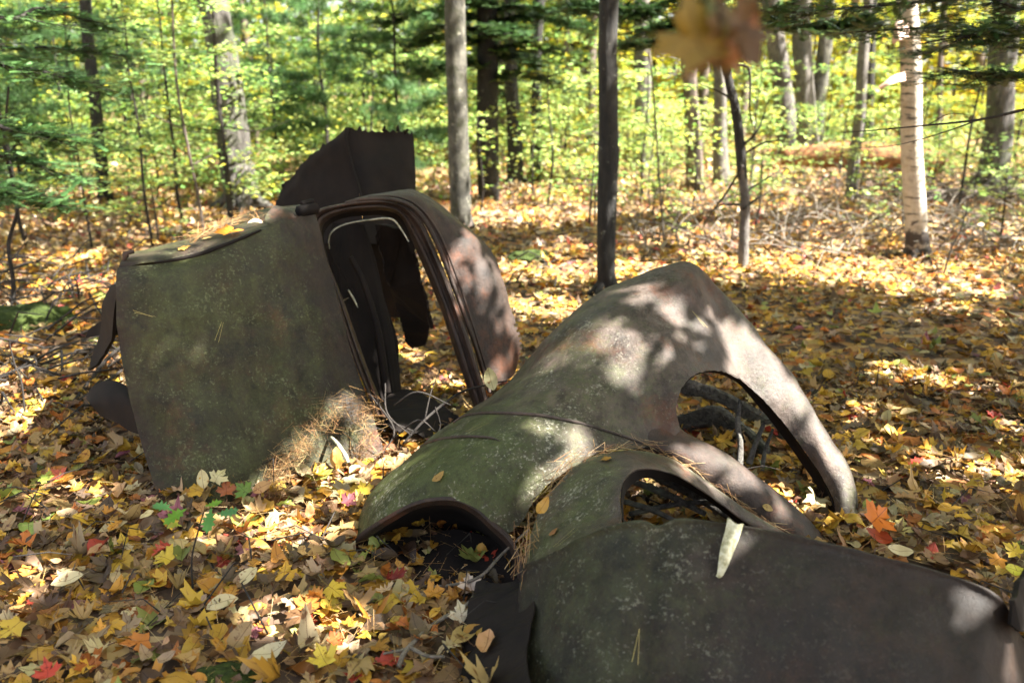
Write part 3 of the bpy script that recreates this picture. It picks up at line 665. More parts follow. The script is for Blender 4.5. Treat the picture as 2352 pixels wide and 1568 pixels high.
    u2 = [(a[0]+3, a[1]+6, a[2]+.05) for a in up]
    l2 = [(a[0]-4, a[1]+16, a[2]+.03) for a in lo]
    solid_patch('strut', [[(*p, .15) for p in r] for r in (u2, up, mid, lo, l2)], M['rust_brown'], t, 6, 5, .004, seed=61, label='brown arm of metal between the two openings')
    # neck band round the second opening
    no = [(1203, 1302, 1.935), (1213, 1268, 1.985), (1231, 1205, 2.07), (1263, 1141, 2.15), (1314, 1083, 2.23), (1371, 1048, 2.29), (1448, 1034, 2.33), (1538, 1052, 2.36), (1602, 1092, 2.35), (1666, 1138, 2.33), (1730, 1182, 2.31), (1810, 1228, 2.29)]
    ni = [(1352, 1230, 1.81), (1375, 1218, 1.82), (1395, 1210, 1.84), (1423, 1196, 1.88), (1421, 1140, 1.96), (1432, 1100, 2.04), (1468, 1075, 2.12), (1536, 1084, 2.20), (1598, 1116, 2.24), (1660, 1160, 2.26), (1725, 1208, 2.27), (1800, 1245, 2.27)]
    def mixr(f, b): return [(a[0]+(c[0]-a[0])*f, a[1]+(c[1]-a[1])*f, a[2]+(c[2]-a[2])*f-b, .45 if i < 6 else .1) for i, (a, c) in enumerate(zip(no, ni))]
    rows = [[(a[0]+2, a[1]+3, a[2]+.06, .3) for a in no], [(*a, .4) for a in no], mixr(.33, .012), mixr(.7, .01), [(*a, .1) for a in ni], [(a[0]+2, a[1]+3, a[2]+.012, 0) for a in ni]]
    solid_patch('neck', rows, M['rust_front'], t, 8, 6, .005, seed=71, rag='b', ragamp=.004, dent=.003)
    # purple-grey lip of the second opening
    lip = [(1426, 1190, 1.90), (1425, 1135, 1.97), (1436, 1100, 2.05), (1472, 1076, 2.13), (1538, 1085, 2.21), (1600, 1117, 2.245), (1662, 1160, 2.265), (1727, 1208, 2.275), (1810, 1243, 2.28)]
    rail_ribbon('opening_lip', lip, [(p[0]+6, p[1]+20, p[2]+.05) for p in lip], [(0, .0), (.5, .0), (1, 0)], M['rust_dark'], t, seed=8)
    # hood side: long dark panel across the lower right
    top = [(1203, 1300, 1.935), (1262, 1272, 1.87), (1330, 1235, 1.82), (1410, 1205, 1.79), (1474, 1198, 1.78), (1513, 1210, 1.775), (1557, 1193, 1.77), (1634, 1196, 1.76), (1730, 1211, 1.745), (1858, 1237, 1.72), (1986, 1269, 1.69), (2117, 1301, 1.655), (2212, 1330, 1.63), (2292, 1372, 1.60), (2345, 1450, 1.62), (2420, 1560, 1.70)]
    mos = [.2, .4, .5, .5, .45, .4, .35, .3, .15, .1, .05, .05, 0, 0, 0, 0]
    def drop(d, dy, spread=0):
        out = []
        for i, (p, mo) in enumerate(zip(top, mos)):
            f = i/15
            out.append((p[0]-d*.11+f*spread - (max(0, i-12)*d*.03), p[1]+d, p[2]-dy, mo))
        return out
    rows = [[(p[0], p[1]+10, p[2]+.025, 0) for p in top], [(*p, mo) for p, mo in zip(top, mos)], drop(25, -.0+.012), drop(110, .085), drop(220, .17), drop(360, .25), drop(560, .33), drop(900, .43)]
    rows[0] = [(p[0], p[1]+14, p[2]+.03, 0) for p in top]
    # left edge turned back
    nr = []
    for r in rows:
        p = r[0]; nr.append([(p[0]+6, p[1]+6, p[2]+.10, 0)] + r)
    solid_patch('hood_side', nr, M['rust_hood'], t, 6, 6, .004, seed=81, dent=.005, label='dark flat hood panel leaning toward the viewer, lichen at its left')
    # bright latch on the hood edge
    ch = [[(1672, 1188, 1.735), (1690, 1202, 1.73), (1708, 1202, 1.735)], [(1664, 1225, 1.715), (1680, 1232, 1.705), (1698, 1234, 1.715)], [(1655, 1262, 1.69), (1668, 1268, 1.68), (1684, 1268, 1.69)], [(1648, 1310, 1.66), (1654, 1318, 1.655), (1664, 1312, 1.66)], [(1646, 1322, 1.655), (1650, 1326, 1.65), (1654, 1322, 1.655)]]
    solid_patch('hood_latch', ch, M['lichen_metal'], t, 5, 5, .007, seed=91, dent=.003, label='pale lichen covered latch tapering to a point')
    # headlight bucket: rim and dark tube
    rim = [(808, 1250, 2.40), (835, 1222, 2.36), (895, 1184, 2.31), (950, 1156, 2.28), (1000, 1145, 2.265), (1050, 1146, 2.25), (1095, 1166, 2.23), (1140, 1205, 2.20), (1175, 1240, 2.17), (1196, 1285, 2.14), (1200, 1330, 2.10)]
    rim2 = [(p[0]+(1000-p[0])*.05, p[1]+14, p[2]-.0) for p in rim]
    rail_ribbon('headlight_rim', [(p[0], p[1]-3, p[2]-.012) for p in rim], rim2, [(0, 0), (.4, .012), (1, 0)], M['rust_brown'], t, thick=.005, seed=5)
    deep = [(p[0]+(1010-p[0])*.22, p[1]+(1300-p[1])*.25, p[2]+.22) for p in rim]
    deeper = [(p[0]+(1010-p[0])*.6, p[1]+(1310-p[1])*.6, p[2]+.3) for p in rim]
    end = [(1010+(p[0]-1010)*.02, 1310, p[2]+.3) for p in rim]
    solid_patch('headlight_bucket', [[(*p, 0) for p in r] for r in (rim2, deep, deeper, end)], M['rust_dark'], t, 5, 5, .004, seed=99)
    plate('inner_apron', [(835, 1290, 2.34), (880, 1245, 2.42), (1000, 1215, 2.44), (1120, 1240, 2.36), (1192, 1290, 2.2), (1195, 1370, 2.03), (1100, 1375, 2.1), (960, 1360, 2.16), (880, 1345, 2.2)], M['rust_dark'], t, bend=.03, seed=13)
    # black sheet standing in for the deep shadow under the hood's left edge
    plate('hood_shadow_sheet', [(1095, 1345, 2.05), (1130, 1355, 2.02), (1195, 1330, 1.97), (1240, 1400, 1.8), (1230, 1620, 1.5), (1060, 1640, 1.58), (1040, 1570, 1.70), (1062, 1510, 1.80), (1060, 1480, 1.82), (1078, 1430, 1.88), (1080, 1400, 1.92)], M['rust_dark'], t, bend=.05, seed=17, rag=.005)
    # dark piece at the right frame edge
    plate('end_cap', [(2360, 1300, 1.72), (2335, 1335, 1.66), (2318, 1380, 1.57), (2312, 1430, 1.55), (2330, 1450, 1.54), (2400, 1440, 1.66), (2420, 1340, 1.78)], M['rust_dark'], t, bend=.01, seed=19, thick=.02)
build_front()

from mathutils.bvhtree import BVHTree
def surf(*names):
    """trees over the finished metal so small things can be laid exactly on it"""
    V = []; F = []
    for o in C.objects:
        if o.type == 'MESH' and o.name.split('.')[0] in names:
            k = len(V); V += [o.matrix_world @ v.co if not o.parent else v.co.copy() for v in o.data.vertices]; F += [[k+i for i in p.vertices] for p in o.data.polygons]
    return BVHTree.FromPolygons(V, F)
def on_surf(bvh, px, py, Y, lift=.006):
    o = Vector((0, 0, CAMZ)); d = (W(px, py, 2)-o).normalized(); h = bvh.ray_cast(o, d)
    if h[0] is None: return W(px, py, Y), Vector((0, -.5, .85))
    n = h[1] if h[1].dot(d) < 0 else -h[1]
    return h[0]+n*lift, n
BV = surf('fender', 'neck', 'strut', 'hood_side'); BVC = surf('side_panel', 'roof_skin', 'torn_flap', 'crumpled_corner')
FE = bpy.data.objects['truck_front_end']
for pts, r in [([(1042, 972), (1065, 958), (1100, 951), (1160, 950), (1240, 955), (1320, 970), (1400, 992), (1460, 1012), (1500, 1028)], [.003, .005, .006, .006, .006, .005, .002]),
               ([(968, 1026), (1000, 1013), (1050, 1005), (1100, 1004), (1135, 1008), (1150, 1015)], [.005, .006, .005, .001])]:
    P = [on_surf(BV, x, y, 2.6, .004)[0] for x, y in pts]
    tb = Tubes(); tb.add(catmull([list(p) for p in P], 8), r, seg=8); tb.obj('pressed_bead', M['rust_front'], FE)

# ================================================================== pieces of wood and debris inside the openings
def stick(name, pts, radii, mat, label, cat='stick', group=None, seg=7, rough=.15, branches=(), parts=None):
    P = catmull([Vector(p) for p in pts], 6)
    tb = Tubes(); tb.add(P, radii, seg=seg, rough=rough, seed=pts[0][0]*7)
    for b in branches: tb.add(catmull([Vector(p) for p in b[0]], 4), b[1], seg=5, rough=.1)
    o = tb.obj(name, mat); tag(o, label, cat, group); return o
def timber(pts, w_, h_, label, seed):
    bm = bmesh.new(); P = catmull([Vector(p) for p in pts], 10); pr = None
    for i, p in enumerate(P):
        f = 1-.35*abs(noise.noise((i*.35+seed, 0, 0))); ring = []
        for a in range(10):
            an = a/10*6.283; cx = max(-1, min(1, 1.35*math.cos(an)))*w_*f; cz = max(-1, min(1, 1.35*math.sin(an)))*h_*f
            k = 1+.35*noise.noise((a*1.7+seed, i*.12, 0))
            ring.append(bm.verts.new(Vector(p)+Vector((cx*.25, -cx*.4, cz))*k+Vector((0, cx*.5, 0))))
        if pr:
            for a in range(10): bm.faces.new((pr[a], pr[(a+1) % 10], ring[(a+1) % 10], ring[a]))
        else: bm.faces.new(ring)
        pr = ring
    bm.faces.new(pr[::-1]); bmesh.ops.recalc_face_normals(bm, faces=bm.faces[:])
    me = bpy.data.meshes.new('timber'); bm.to_mesh(me); bm.free(); o = link_mesh('weathered_timber', me, M['char'], smooth=False); tag(o, label, 'wood')
timber([W(1545, 880, 3.45), W(1640, 905, 3.4), W(1740, 960, 3.3), W(1840, 1010, 3.2)], .05, .035, 'weathered grey timber seen through the fender wheel opening', 1)
timber([W(1560, 975, 3.35), W(1640, 955, 3.3), W(1710, 1000, 3.2), W(1760, 1050, 3.05)], .07, .05, 'broad dark rotten timber lying low behind the fender opening', 5)
stick('upright_stick', [W(1700, 918, 2.9), W(1694, 970, 2.85), W(1700, 1020, 2.82), W(1697, 1075, 2.78)], [.008, .012, .012, .016], M['char'], 'dark upright stick inside the fender wheel opening', 'stick')
stick('upright_stick', [W(1755, 970, 2.95), W(1735, 1020, 2.9), W(1720, 1065, 2.86)], [.009, .011, .014], M['char'], 'leaning dark stick right of the upright one in the fender opening', 'stick')
stick('upright_stick', [W(1775, 985, 2.97), W(1757, 1035, 2.92), W(1750, 1080, 2.88)], [.006, .009, .01], M['char'], 'thin dark splinter rightmost inside the fender opening', 'stick')
for i, (a, b, r, lab) in enumerate([((1440, 1100), (1620, 1180), .012, 'upper dark stick slanting under the small opening rim'),
                               ((1430, 1150), (1560, 1200), .010, 'middle dark stick lying in the small opening'),
                               ((1445, 1180), (1640, 1150), .009, 'thin stick crossing low in the small opening'),
                               ((1500, 1090), (1680, 1190), .014, 'thick dark stick along the right rim of the small opening')]):
    stick('dead_stick', [W(*a, 2.45), W((a[0]+b[0])/2, (a[1]+b[1])/2-6, 2.43), W(*b, 2.4)], [r, r*1.1, r*.8], M['char'], lab, 'stick')

# ================================================================== needle drifts, leaves laid on things
NP = [(4, (.27, .155, .06)), (3, (.20, .10, .04)), (2, (.36, .25, .12)), (2, (.11, .065, .03))]
def needle_pile(name, spots, n, label, ln=(.06, .1), spread=.03, R=None, vert=.5):
    """spots: list of (world vec, weight)"""
    P = np.array([list(s) for s in spots]); idx = rng.integers(0, len(P), n)
    f = rng.uniform(0, 1, (n, 1)); nx = np.minimum(idx+1, len(P)-1)
    pos = P[idx]*(1-f)+P[nx]*f + rng.normal(0, spread, (n, 3))*np.array([1, 1, .7])
    o = leafobj(name, [cloud((T_needle[0]*np.array([1.1, 1, 1]), T_needle[1]), pos, rng.uniform(*ln, n), vert, pick(NP, n), 0)], M['needle'])
    tag(o, label, 'pine needles'); return o
needle_pile('needle_clump', [W(700, 1000, 2.93), W(740, 970, 2.98), W(775, 930, 3.03), W(805, 935, 3.07), W(835, 960, 3.12)], 400, 'shaggy tan clump of pine needles caught against the cab panel', spread=.035, vert=.9)
needle_pile('needle_clump', [W(800, 985, 3.04), W(845, 1000, 3.1), W(835, 1040, 3.03)], 150, 'brown needle heap at the right foot of the cab panel', spread=.04, vert=.9)
needle_pile('needle_clump', [W(655, 1045, 2.86), W(640, 1085, 2.80), W(630, 1130, 2.70)], 420, 'pale hanging tuft of needles low on the cab panel', spread=.028, vert=1.4)
needle_pile('needle_clump', [W(690, 1020, 2.86), W(720, 1030, 2.87), W(675, 1040, 2.85)], 200, 'small tan needle mat between the shaggy clump and the hanging tuft', spread=.03, vert=.5)
nl = [(1195, 1310, 1.93), (1212, 1250, 1.99), (1240, 1175, 2.09), (1275, 1118, 2.16), (1325, 1070, 2.23), (1380, 1044, 2.28), (1450, 1030, 2.32), (1520, 1042, 2.335), (1590, 1075, 2.34)]
def along(name, pts, n, label, spread=.008):
    P = catmull([list(on_surf(BV if pts[0][0] > 1000 else BVC, *p)[0]) for p in pts], 12); m = len(P)
    i = rng.integers(0, m-1, n); d = P[np.minimum(i+1, m-1)]-P[i]; d /= np.linalg.norm(d, axis=1)[:, None]+1e-9
    d = d+rng.normal(0, .38, (n, 3)); d /= np.linalg.norm(d, axis=1)[:, None]
    up = np.tile([0, -.5, .85], (n, 1)); x = np.cross(d, up); x /= np.linalg.norm(x, axis=1)[:, None]; z = np.cross(x, d)
    Rm = np.stack([x, d, z], 2)
    pos = P[i]+rng.normal(0, spread, (n, 3))+np.array([0, -.008, .008])
    o = leafobj(name, [cloud((T_needle[0]*np.array([1.3, 1, 1]), T_needle[1]), pos, rng.uniform(.05, .1, n), 0, pick(NP, n), 0, R=Rm)], M['needle'])
    tag(o, label, 'pine needles'); return o
along('needle_strand', nl, 210, 'long strand of pine needles lying along the crease of the fender', .016)
along('needle_strand', [(1600, 1085, 2.34), (1670, 1135, 2.33), (1740, 1185, 2.31), (1800, 1222, 2.29)], 60, 'sparse needles trailing down the lip right of the small opening', .006)
along('needle_strand', [(445, 556, 3.27), (500, 535, 3.36), (560, 512, 3.44), (600, 505, 3.46)], 260, 'needles drifted on the cab roof around the orange leaf', .015)

def hero_leaf(T, px, py, Y, size, col, label, yaw=0, tilt=(0, 0), curl=.25, name='fallen_leaf', petiole=True):
    p = (on_surf(BVC, px, py, Y, .02)[0] if Y > 3.3 and px < 700 else W(px, py, Y)) if Y else G(px, py, .075)
    Rm = (Matrix.Rotation(tilt[0], 3, 'X') @ Matrix.Rotation(tilt[1], 3, 'Y') @ Matrix.Rotation(yaw, 3, 'Z'))
    Rm = np.array(Rm)[None]
    parts = [cloud(T, np.array([list(p)]), np.array([size]), 0, np.array([col]), curl, R=Rm)]
    if petiole:
        V = np.array([[-.015, -.4, 0], [.015, -.4, 0], [.03, -1.05, .12], [.0, -1.05, .12]]); parts.append(cloud((V, np.array([(0, 1, 2), (0, 2, 3)])), np.array([list(p)]), np.array([size]), 0, np.array([[c*.6 for c in col]]), 0, R=Rm))
    o = leafobj(name, parts, M['litter']); tag(o, label, 'leaf'); return o
Yel = (.72, .52, .05); Pal = (.66, .58, .34); Ora = (.72, .22, .02); Tan = (.5, .35, .18); Red = (.5, .06, .03); Brn = (.24, .1, .04)
hero_leaf(T_oval, 160, 1330, 0, .055, Pal, 'broad pale round leaf at the lower left of the litter', 2.0, (.35, 0))
hero_leaf(T_oval, 565, 1325, 0, .05, Pal, 'pale oval leaf, upper one of the touching pair below the seedling', -.5, (.4, 0))
hero_leaf(T_oval, 505, 1382, 0, .055, Pal, 'long pale leaf, lower one of the touching pair below the seedling', -1.15, (.3, 0))
hero_leaf(T_oval, 618, 1500, 0, .055, (.6, .54, .34), 'large pale oval leaf near the bottom edge of the litter', -1.2, (.3, 0))
hero_leaf(T_maple, 745, 1515, 0, .05, (.70, .56, .07), 'bright yellow maple leaf near the bottom edge', .6, (.3, 0))
hero_leaf(T_maple, 765, 1352, 0, .05, Yel, 'golden maple leaf left of the dark headlight cavity', -2.2, (.35, 0))
hero_leaf(T_maple, 380, 1280, 0, .05, (.62, .46, .05), 'speckled yellow maple leaf under the green seedling', 1.2, (.3, .1))
hero_leaf(T_maple, 30, 1440, 0, .055, (.6, .42, .05), 'speckled golden maple leaf at the left frame edge', 2.6, (.3, 0))
hero_leaf(T_maple, 110, 1545, 0, .04, Red, 'dark red maple leaf at the bottom left corner', .5, (.3, 0))
hero_leaf(T_maple, 770, 1468, 0, .035, (.65, .14, .04), 'orange-red maple leaf above the bright yellow one at the bottom', -.8, (.3, 0))
hero_leaf(T_maple, 105, 1100, 0, .04, (.32, .42, .07), 'fresh green maple leaf at the left edge beside a red one', -1.5, (.3, 0))
hero_leaf(T_maple, 135, 1090, 0, .045, (.55, .12, .06), 'red maple leaf right of the fresh green leaf', 1.0, (.4, 0))
hero_leaf(T_maple, 2015, 1188, 2.36, .075, (.72, .20, .01), 'vivid orange maple leaf with dark specks at the fender tip', -.9, (.7, .2))
hero_leaf(T_oval, 2020, 1232, 2.36, .055, (.42, .06, .01), 'red-orange curled leaf under the vivid orange one', 1.1, (.5, .1))
hero_leaf(T_oval, 2070, 1265, 0, .05, Pal, 'pale cream leaf just beyond the hood edge', 1.45, (.3, 0))
hero_leaf(T_maple, 2065, 1210, 0, .052, (.5, .44, .16), 'dull yellow maple leaf beyond the hood edge', -.6, (.3, 0))
hero_leaf(T_maple, 2330, 1265, 0, .045, Yel, 'yellow maple leaf near the right edge above the hood', .8, (.4, 0))
hero_leaf(T_maple, 2290, 1285, 0, .042, (.62, .28, .03), 'orange-brown maple leaf left of the yellow one at the right edge', 2.1, (.4, 0))
hero_leaf(T_oval, 2340, 1310, 0, .045, (.62, .6, .05), 'lemon yellow oval leaf lowest at the right edge', 1.4, (.2, 0))
hero_leaf(T_maple, 530, 541, 3.33, .065, (.78, .30, .03), 'bright orange leaf lying on the cab roof', .5, (.2, .1))
hero_leaf(T_oval, 590, 520, 3.36, .04, (.68, .6, .42), 'pale dry leaf on the cab roof right of the orange leaf', -1.3, (.2, .1))
hero_leaf(T_oval, 1127, 872, 3.1, .06, (.70, .66, .36), 'upright pale yellow leaf standing behind the fender shoulder', .25, (1.3, .2))
hero_leaf(T_oval, 773, 1055, 2.93, .055, (.58, .33, .08), 'smooth ochre leaf hanging under the needle heap', .1, (1.2, 0))
hero_leaf(T_oval, 712, 1175, 0, .035, (.36, .13, .05), 'small brown folded leaf between cab and fender', .1, (.7, 0), .6)
hero_leaf(T_maple, 1080, 1342, 2.08, .042, (.66, .56, .46), 'pale curled leaf stuck on the twig before the headlight cavity', .3, (.9, 0), .6)
hero_leaf(T_maple, 1060, 1412, 1.92, .045, (.66, .6, .42), 'cream leaf hanging lower on the black shadow sheet', .2, (1.0, .2), .5)
hero_leaf(T_maple, 835, 1125, 0, .045, Yel, 'yellow leaf against the mossy foot of the fender', .4, (.6, 0))
hero_leaf(T_maple, 800, 1150, 0, .04, (.42, .14, .16), 'purplish maple leaf beside the yellow one at the fender foot', -.6, (.6, 0))
hero_leaf(T_oval, 1245, 1165, 2.07, .035, (.6, .36, .08), 'slender ochre leaf caught in the needle strand', -.6, (.8, 0), .5)
for (px, py, c, lab, yw) in [(465, 1100, (.62, .54, .28), 'pale leaf propped against the cab panel foot', .3), (500, 1095, (.62, .58, .3), 'second pale leaf right of the propped one at the panel foot', -.4), (455, 1125, (.6, .38, .05), 'amber leaf standing at the cab panel foot', 1.2), (520, 1125, (.36, .12, .04), 'rust brown leaf in the pile at the panel foot', .2), (560, 1125, (.14, .25, .04), 'dark green leaf at the foot of the cab panel', .9), (600, 1118, (.5, .3, .12), 'tan curled leaf right of the green one at the panel foot', -1)]:
    hero_leaf(T_maple if py % 2 else T_oval, px, py, 2.62, .045, c, lab, yw, (.8, .1), .4)
def laid(bvh, px, py, Y, T, size, col, ang, label, cat, name, curl=0):
    p, n_ = on_surf(bvh, px, py, Y, .008); z = n_.normalized(); d0 = Vector((math.cos(ang), .15, math.sin(ang))); d = (d0-z*d0.dot(z)).normalized(); x = d.cross(z)
    Rm = np.array([[x.x, d.x, z.x], [x.y, d.y, z.y], [x.z, d.z, z.z]])[None]
    return cloud(T, np.array([list(p)]), np.array([size]), 0, np.array([col]), curl, R=Rm)
for (px, py, Y, ang, lb, bv) in [(1095, 985, 2.5, .5, 'pair of pine needles on the mossy fender below the bead', BV), (1458, 1480, 1.6, 1.3, 'yellow needle pair on the hood face', BV), (1300, 1240, 1.85, .1, 'needle pair on the neck left of the small opening', BV), (330, 720, 2.9, -.4, 'needle pair on the cab panel near its left edge', BVC), (500, 760, 2.95, 1.1, 'single curved needle mid cab panel', BVC), (1600, 735, 2.95, 1.9, 'needle pair on the peak of the fender', BV), (1240, 1130, 2.2, .8, 'needles caught on the neck beside the strand', BV)]:
    parts = [laid(bv, px, py, Y, T_needle, .075, (.5, .42, .14), ang, '', '', ''), laid(bv, px+6, py+3, Y, T_needle, .08, (.42, .34, .12), ang+.13, '', '', '')]
    o = leafobj('loose_needles', parts, M['needle']); tag(o, lb, 'pine needles')
for (px, py, Y, T, sz, col, ang, lb, bv) in [(1010, 1098, 2.5, T_oval, .03, (.40, .26, .07), .6, 'small tan leaf resting on the mossy foot of the fender', BV), (1395, 1058, 2.3, T_maple, .028, (.45, .25, .04), 2.0, 'small ochre leaf lodged at the head of the neck crease', BV),
        (1275, 1225, 1.9, T_oval, .022, (.30, .15, .05), .2, 'little brown leaf on the neck left of the small opening', BV), (1760, 1165, 2.45, T_oval, .024, (.45, .33, .1), -.6, 'little yellow leaf on the brown arm between the openings', BV), (420, 574, 3.1, T_maple, .035, (.38, .22, .05), 1.1, 'brown leaf on the left part of the cab roof', BVC), (475, 552, 3.2, T_oval, .03, (.5, .38, .14), -.5, 'tan leaf on the cab roof left of the orange leaf', BVC)]:
    o = leafobj('fallen_leaf', [laid(bv, px, py, Y, T, sz, col, ang, '', '', '', .3)], M['litter']); tag(o, lb, 'leaf')
# out of focus leaf cluster
# hanging leaf cluster close to the lens
hl = empty('hanging_leaf_cluster', tuple(W(1650, -60, .8)))
tag(hl, 'blurred yellow and brown dead leaf cluster hanging near the lens at the top', 'leaf cluster')
tb = Tubes(); tb.add(catmull([list(W(1640, -260, .8)), list(W(1645, -60, .8)), list(W(1655, 60, .8))], 5), [.0025, .002], seg=5); tb.obj('stem', M['twig'], hl)
for k, (px, py, sz, c, yw) in enumerate([(1605, 90, .05, (.22, .16, .025), .4), (1690, 70, .045, (.10, .055, .02), 2.0), (1655, 60, .05, (.2, .13, .06), 3.2), (1700, 105, .035, (.36, .16, .05), 1.0), (1625, 30, .04, (.12, .15, .04), 4.4), (1600, 115, .035, (.22, .14, .02), 2.8), (1665, 105, .03, (.34, .27, .18), 5.0), (1640, 95, .045, (.16, .10, .025), 1.7), (1672, 88, .045, (.18, .09, .03), 3.9), (1590, 60, .03, (.08, .09, .03), .9), (1715, 75, .035, (.12, .06, .02), 5.5), (1650, 20, .045, (.05, .06, .02), 2.4), (1630, -10, .04, (.06, .07, .02), 1.1), (1690, 0, .04, (.05, .05, .02), 3.3)]):
    p = W(px, py, .8+.01*k)
    Rm = np.array(Matrix.Rotation(1.3, 3, 'X') @ Matrix.Rotation(yw*.3, 3, 'Y') @ Matrix.Rotation(yw, 3, 'Z'))[None]
    o = leafobj('leaf', [cloud(T_maple, np.array([list(p)]), np.array([sz]), 0, np.array([c]), .5, R=Rm)], M['litter'], hl)

# green oak seedling
def seedling():
    b = G(450, 1390); t = empty('oak_seedling', tuple(b)); tag(t, 'small green oak seedling with four leaves before the cab', 'seedling')
    Yb = b.y
    tb = Tubes(); P = catmull([list(W(447, 1395, Yb)), list(W(440, 1290, Yb)), list(W(455, 1220, Yb)), list(W(468, 1175, Yb))], 6); tb.add(P, [.0035, .002], seg=5); tb.obj('stem', M['twig'], t)
    for (px, py, yw, sz, c, tl) in [(405, 1183, 2.3, .05, (.16, .36, .04), .6), (482, 1192, 3.1, .05, (.12, .34, .08), .9), (375, 1165, 1.3, .045, (.12, .32, .1), .3), (520, 1178, -1.4, .045, (.1, .28, .1), .35), (490, 1158, -1.2, .035, (.18, .36, .04), .3), (400, 1205, 1.7, .03, (.45, .5, .08), .4)]:
        p = W(px, py, Yb)
        Rm = np.array(Matrix.Rotation(tl, 3, 'X') @ Matrix.Rotation(yw, 3, 'Z'))[None]
        leafobj('leaf', [cloud(T_oak, np.array([list(p)]), np.array([sz*.85]), 0, np.array([c]), .25, R=Rm)], M['green'], t)
seedling()

# twigs and fallen branches
def gp(px, py, z=.07): return G(px, py, z)
stick('fallen_twig', [gp(1215, 1215, .2), W(1150, 1275, 2.15), W(1100, 1325, 2.08), W(1020, 1345, 2.12), W(900, 1352, 2.18), gp(830, 1395)], [.004, .005, .005, .004, .003], M['pale_twig'], 'long thin twig leaning from the fender across the headlight cavity', 'twig', rough=0)
stick('fallen_twig', [W(1100, 1350, 2.02), W(1070, 1390, 1.95), W(1000, 1430, 1.92), gp(935, 1490, .08), gp(915, 1530, .06)], [.004, .006, .006, .007], M['pale_twig'], 'pale twig running down the litter left of the black shadow sheet', 'twig', branches=[([gp(940, 1485, .08), gp(980, 1505, .08), gp(1020, 1507, .1)], [.006, .004]), ([gp(935, 1490, .08), gp(880, 1500, .07)], [.005, .003])])
stick('fallen_stick', [gp(760, 1003, .12), W(775, 1018, 2.93), W(793, 1045, 2.9), W(800, 1062, 2.88)], [.006, .008, .009, .006], M['lichen_metal'], 'short bleached stick poking from the needle heap', 'stick')
stick('fallen_branch', [gp(160, 935, .06), gp(210, 870, .1), gp(245, 825, .14), gp(285, 790, .15)], [.009, .011, .008], M['twig'], 'dark branch leaning on the litter left of the cab', 'branch')
stick('fallen_branch', [gp(175, 925, .06), gp(225, 890, .1), gp(280, 850, .12)], [.008, .01, .007], M['twig'], 'second dark branch just below the first left of the cab', 'branch')
stick('fallen_branch', [W(925, 1020, 3.1), W(980, 960, 3.15), W(1050, 905, 3.3), W(1110, 885, 3.2), W(1170, 873, 3.05)], [.005, .006, .005, .003], M['twig'], 'crooked thin branch between the cab and the fender', 'branch', branches=[([W(975, 965, 3.15), W(990, 900, 3.2), W(1010, 850, 3.25)], [.004, .001]), ([W(950, 990, 3.12), W(890, 960, 3.1), W(860, 900, 3.05)], [.003, .001]), ([W(1000, 935, 3.2), W(1010, 985, 3.1), W(960, 1040, 3.0)], [.003, .001])])
for k, (a, b, c, lab) in enumerate([((850, 905), (905, 985), (880, 1040), 'hooked bare twig beside the needle heap'), ((905, 930), (960, 900), (1035, 930), 'arching twig over the gap floor'), ((900, 1010), (960, 965), (1000, 990), 'grey twig curled on the litter in the gap'), ((885, 880), (890, 950), (945, 1000), 'thin twig rising against the cab door post')]):
    stick('bare_twig', [W(*a, 3.08), W(*b, 3.02), W(*c, 2.98)], [.003, .004, .002], M['twig'], lab, 'twig', rough=0)
# moss cushion at the bottom
def moss_cushion(px, py, r, lab, h=.05):
    p = G(px, py); bm = bmesh.new(); bmesh.ops.create_icosphere(bm, subdivisions=5, radius=1)
    for v in bm.verts:
        n_ = noise.noise(v.co*2.5+Vector(p))*.25+noise.noise(v.co*20)*.06
        v.co = Vector((v.co.x*r*(1+n_), v.co.y*r*.6*(1+n_), v.co.z*h*(1+n_)+.005))+p
    me = bpy.data.meshes.new('moss'); bm.to_mesh(me); bm.free(); o = link_mesh('moss_cushion', me, M['moss']); tag(o, lab, 'moss')
moss_cushion(520, 1575, .10, 'dark green moss cushion at the bottom edge of the photo')
moss_cushion(70, 760, .35, 'dark mossy hump at the left edge beyond the cab', .17)
moss_cushion(1220, 598, .22, 'small mossy mound beyond the dappled roof corner', .09)

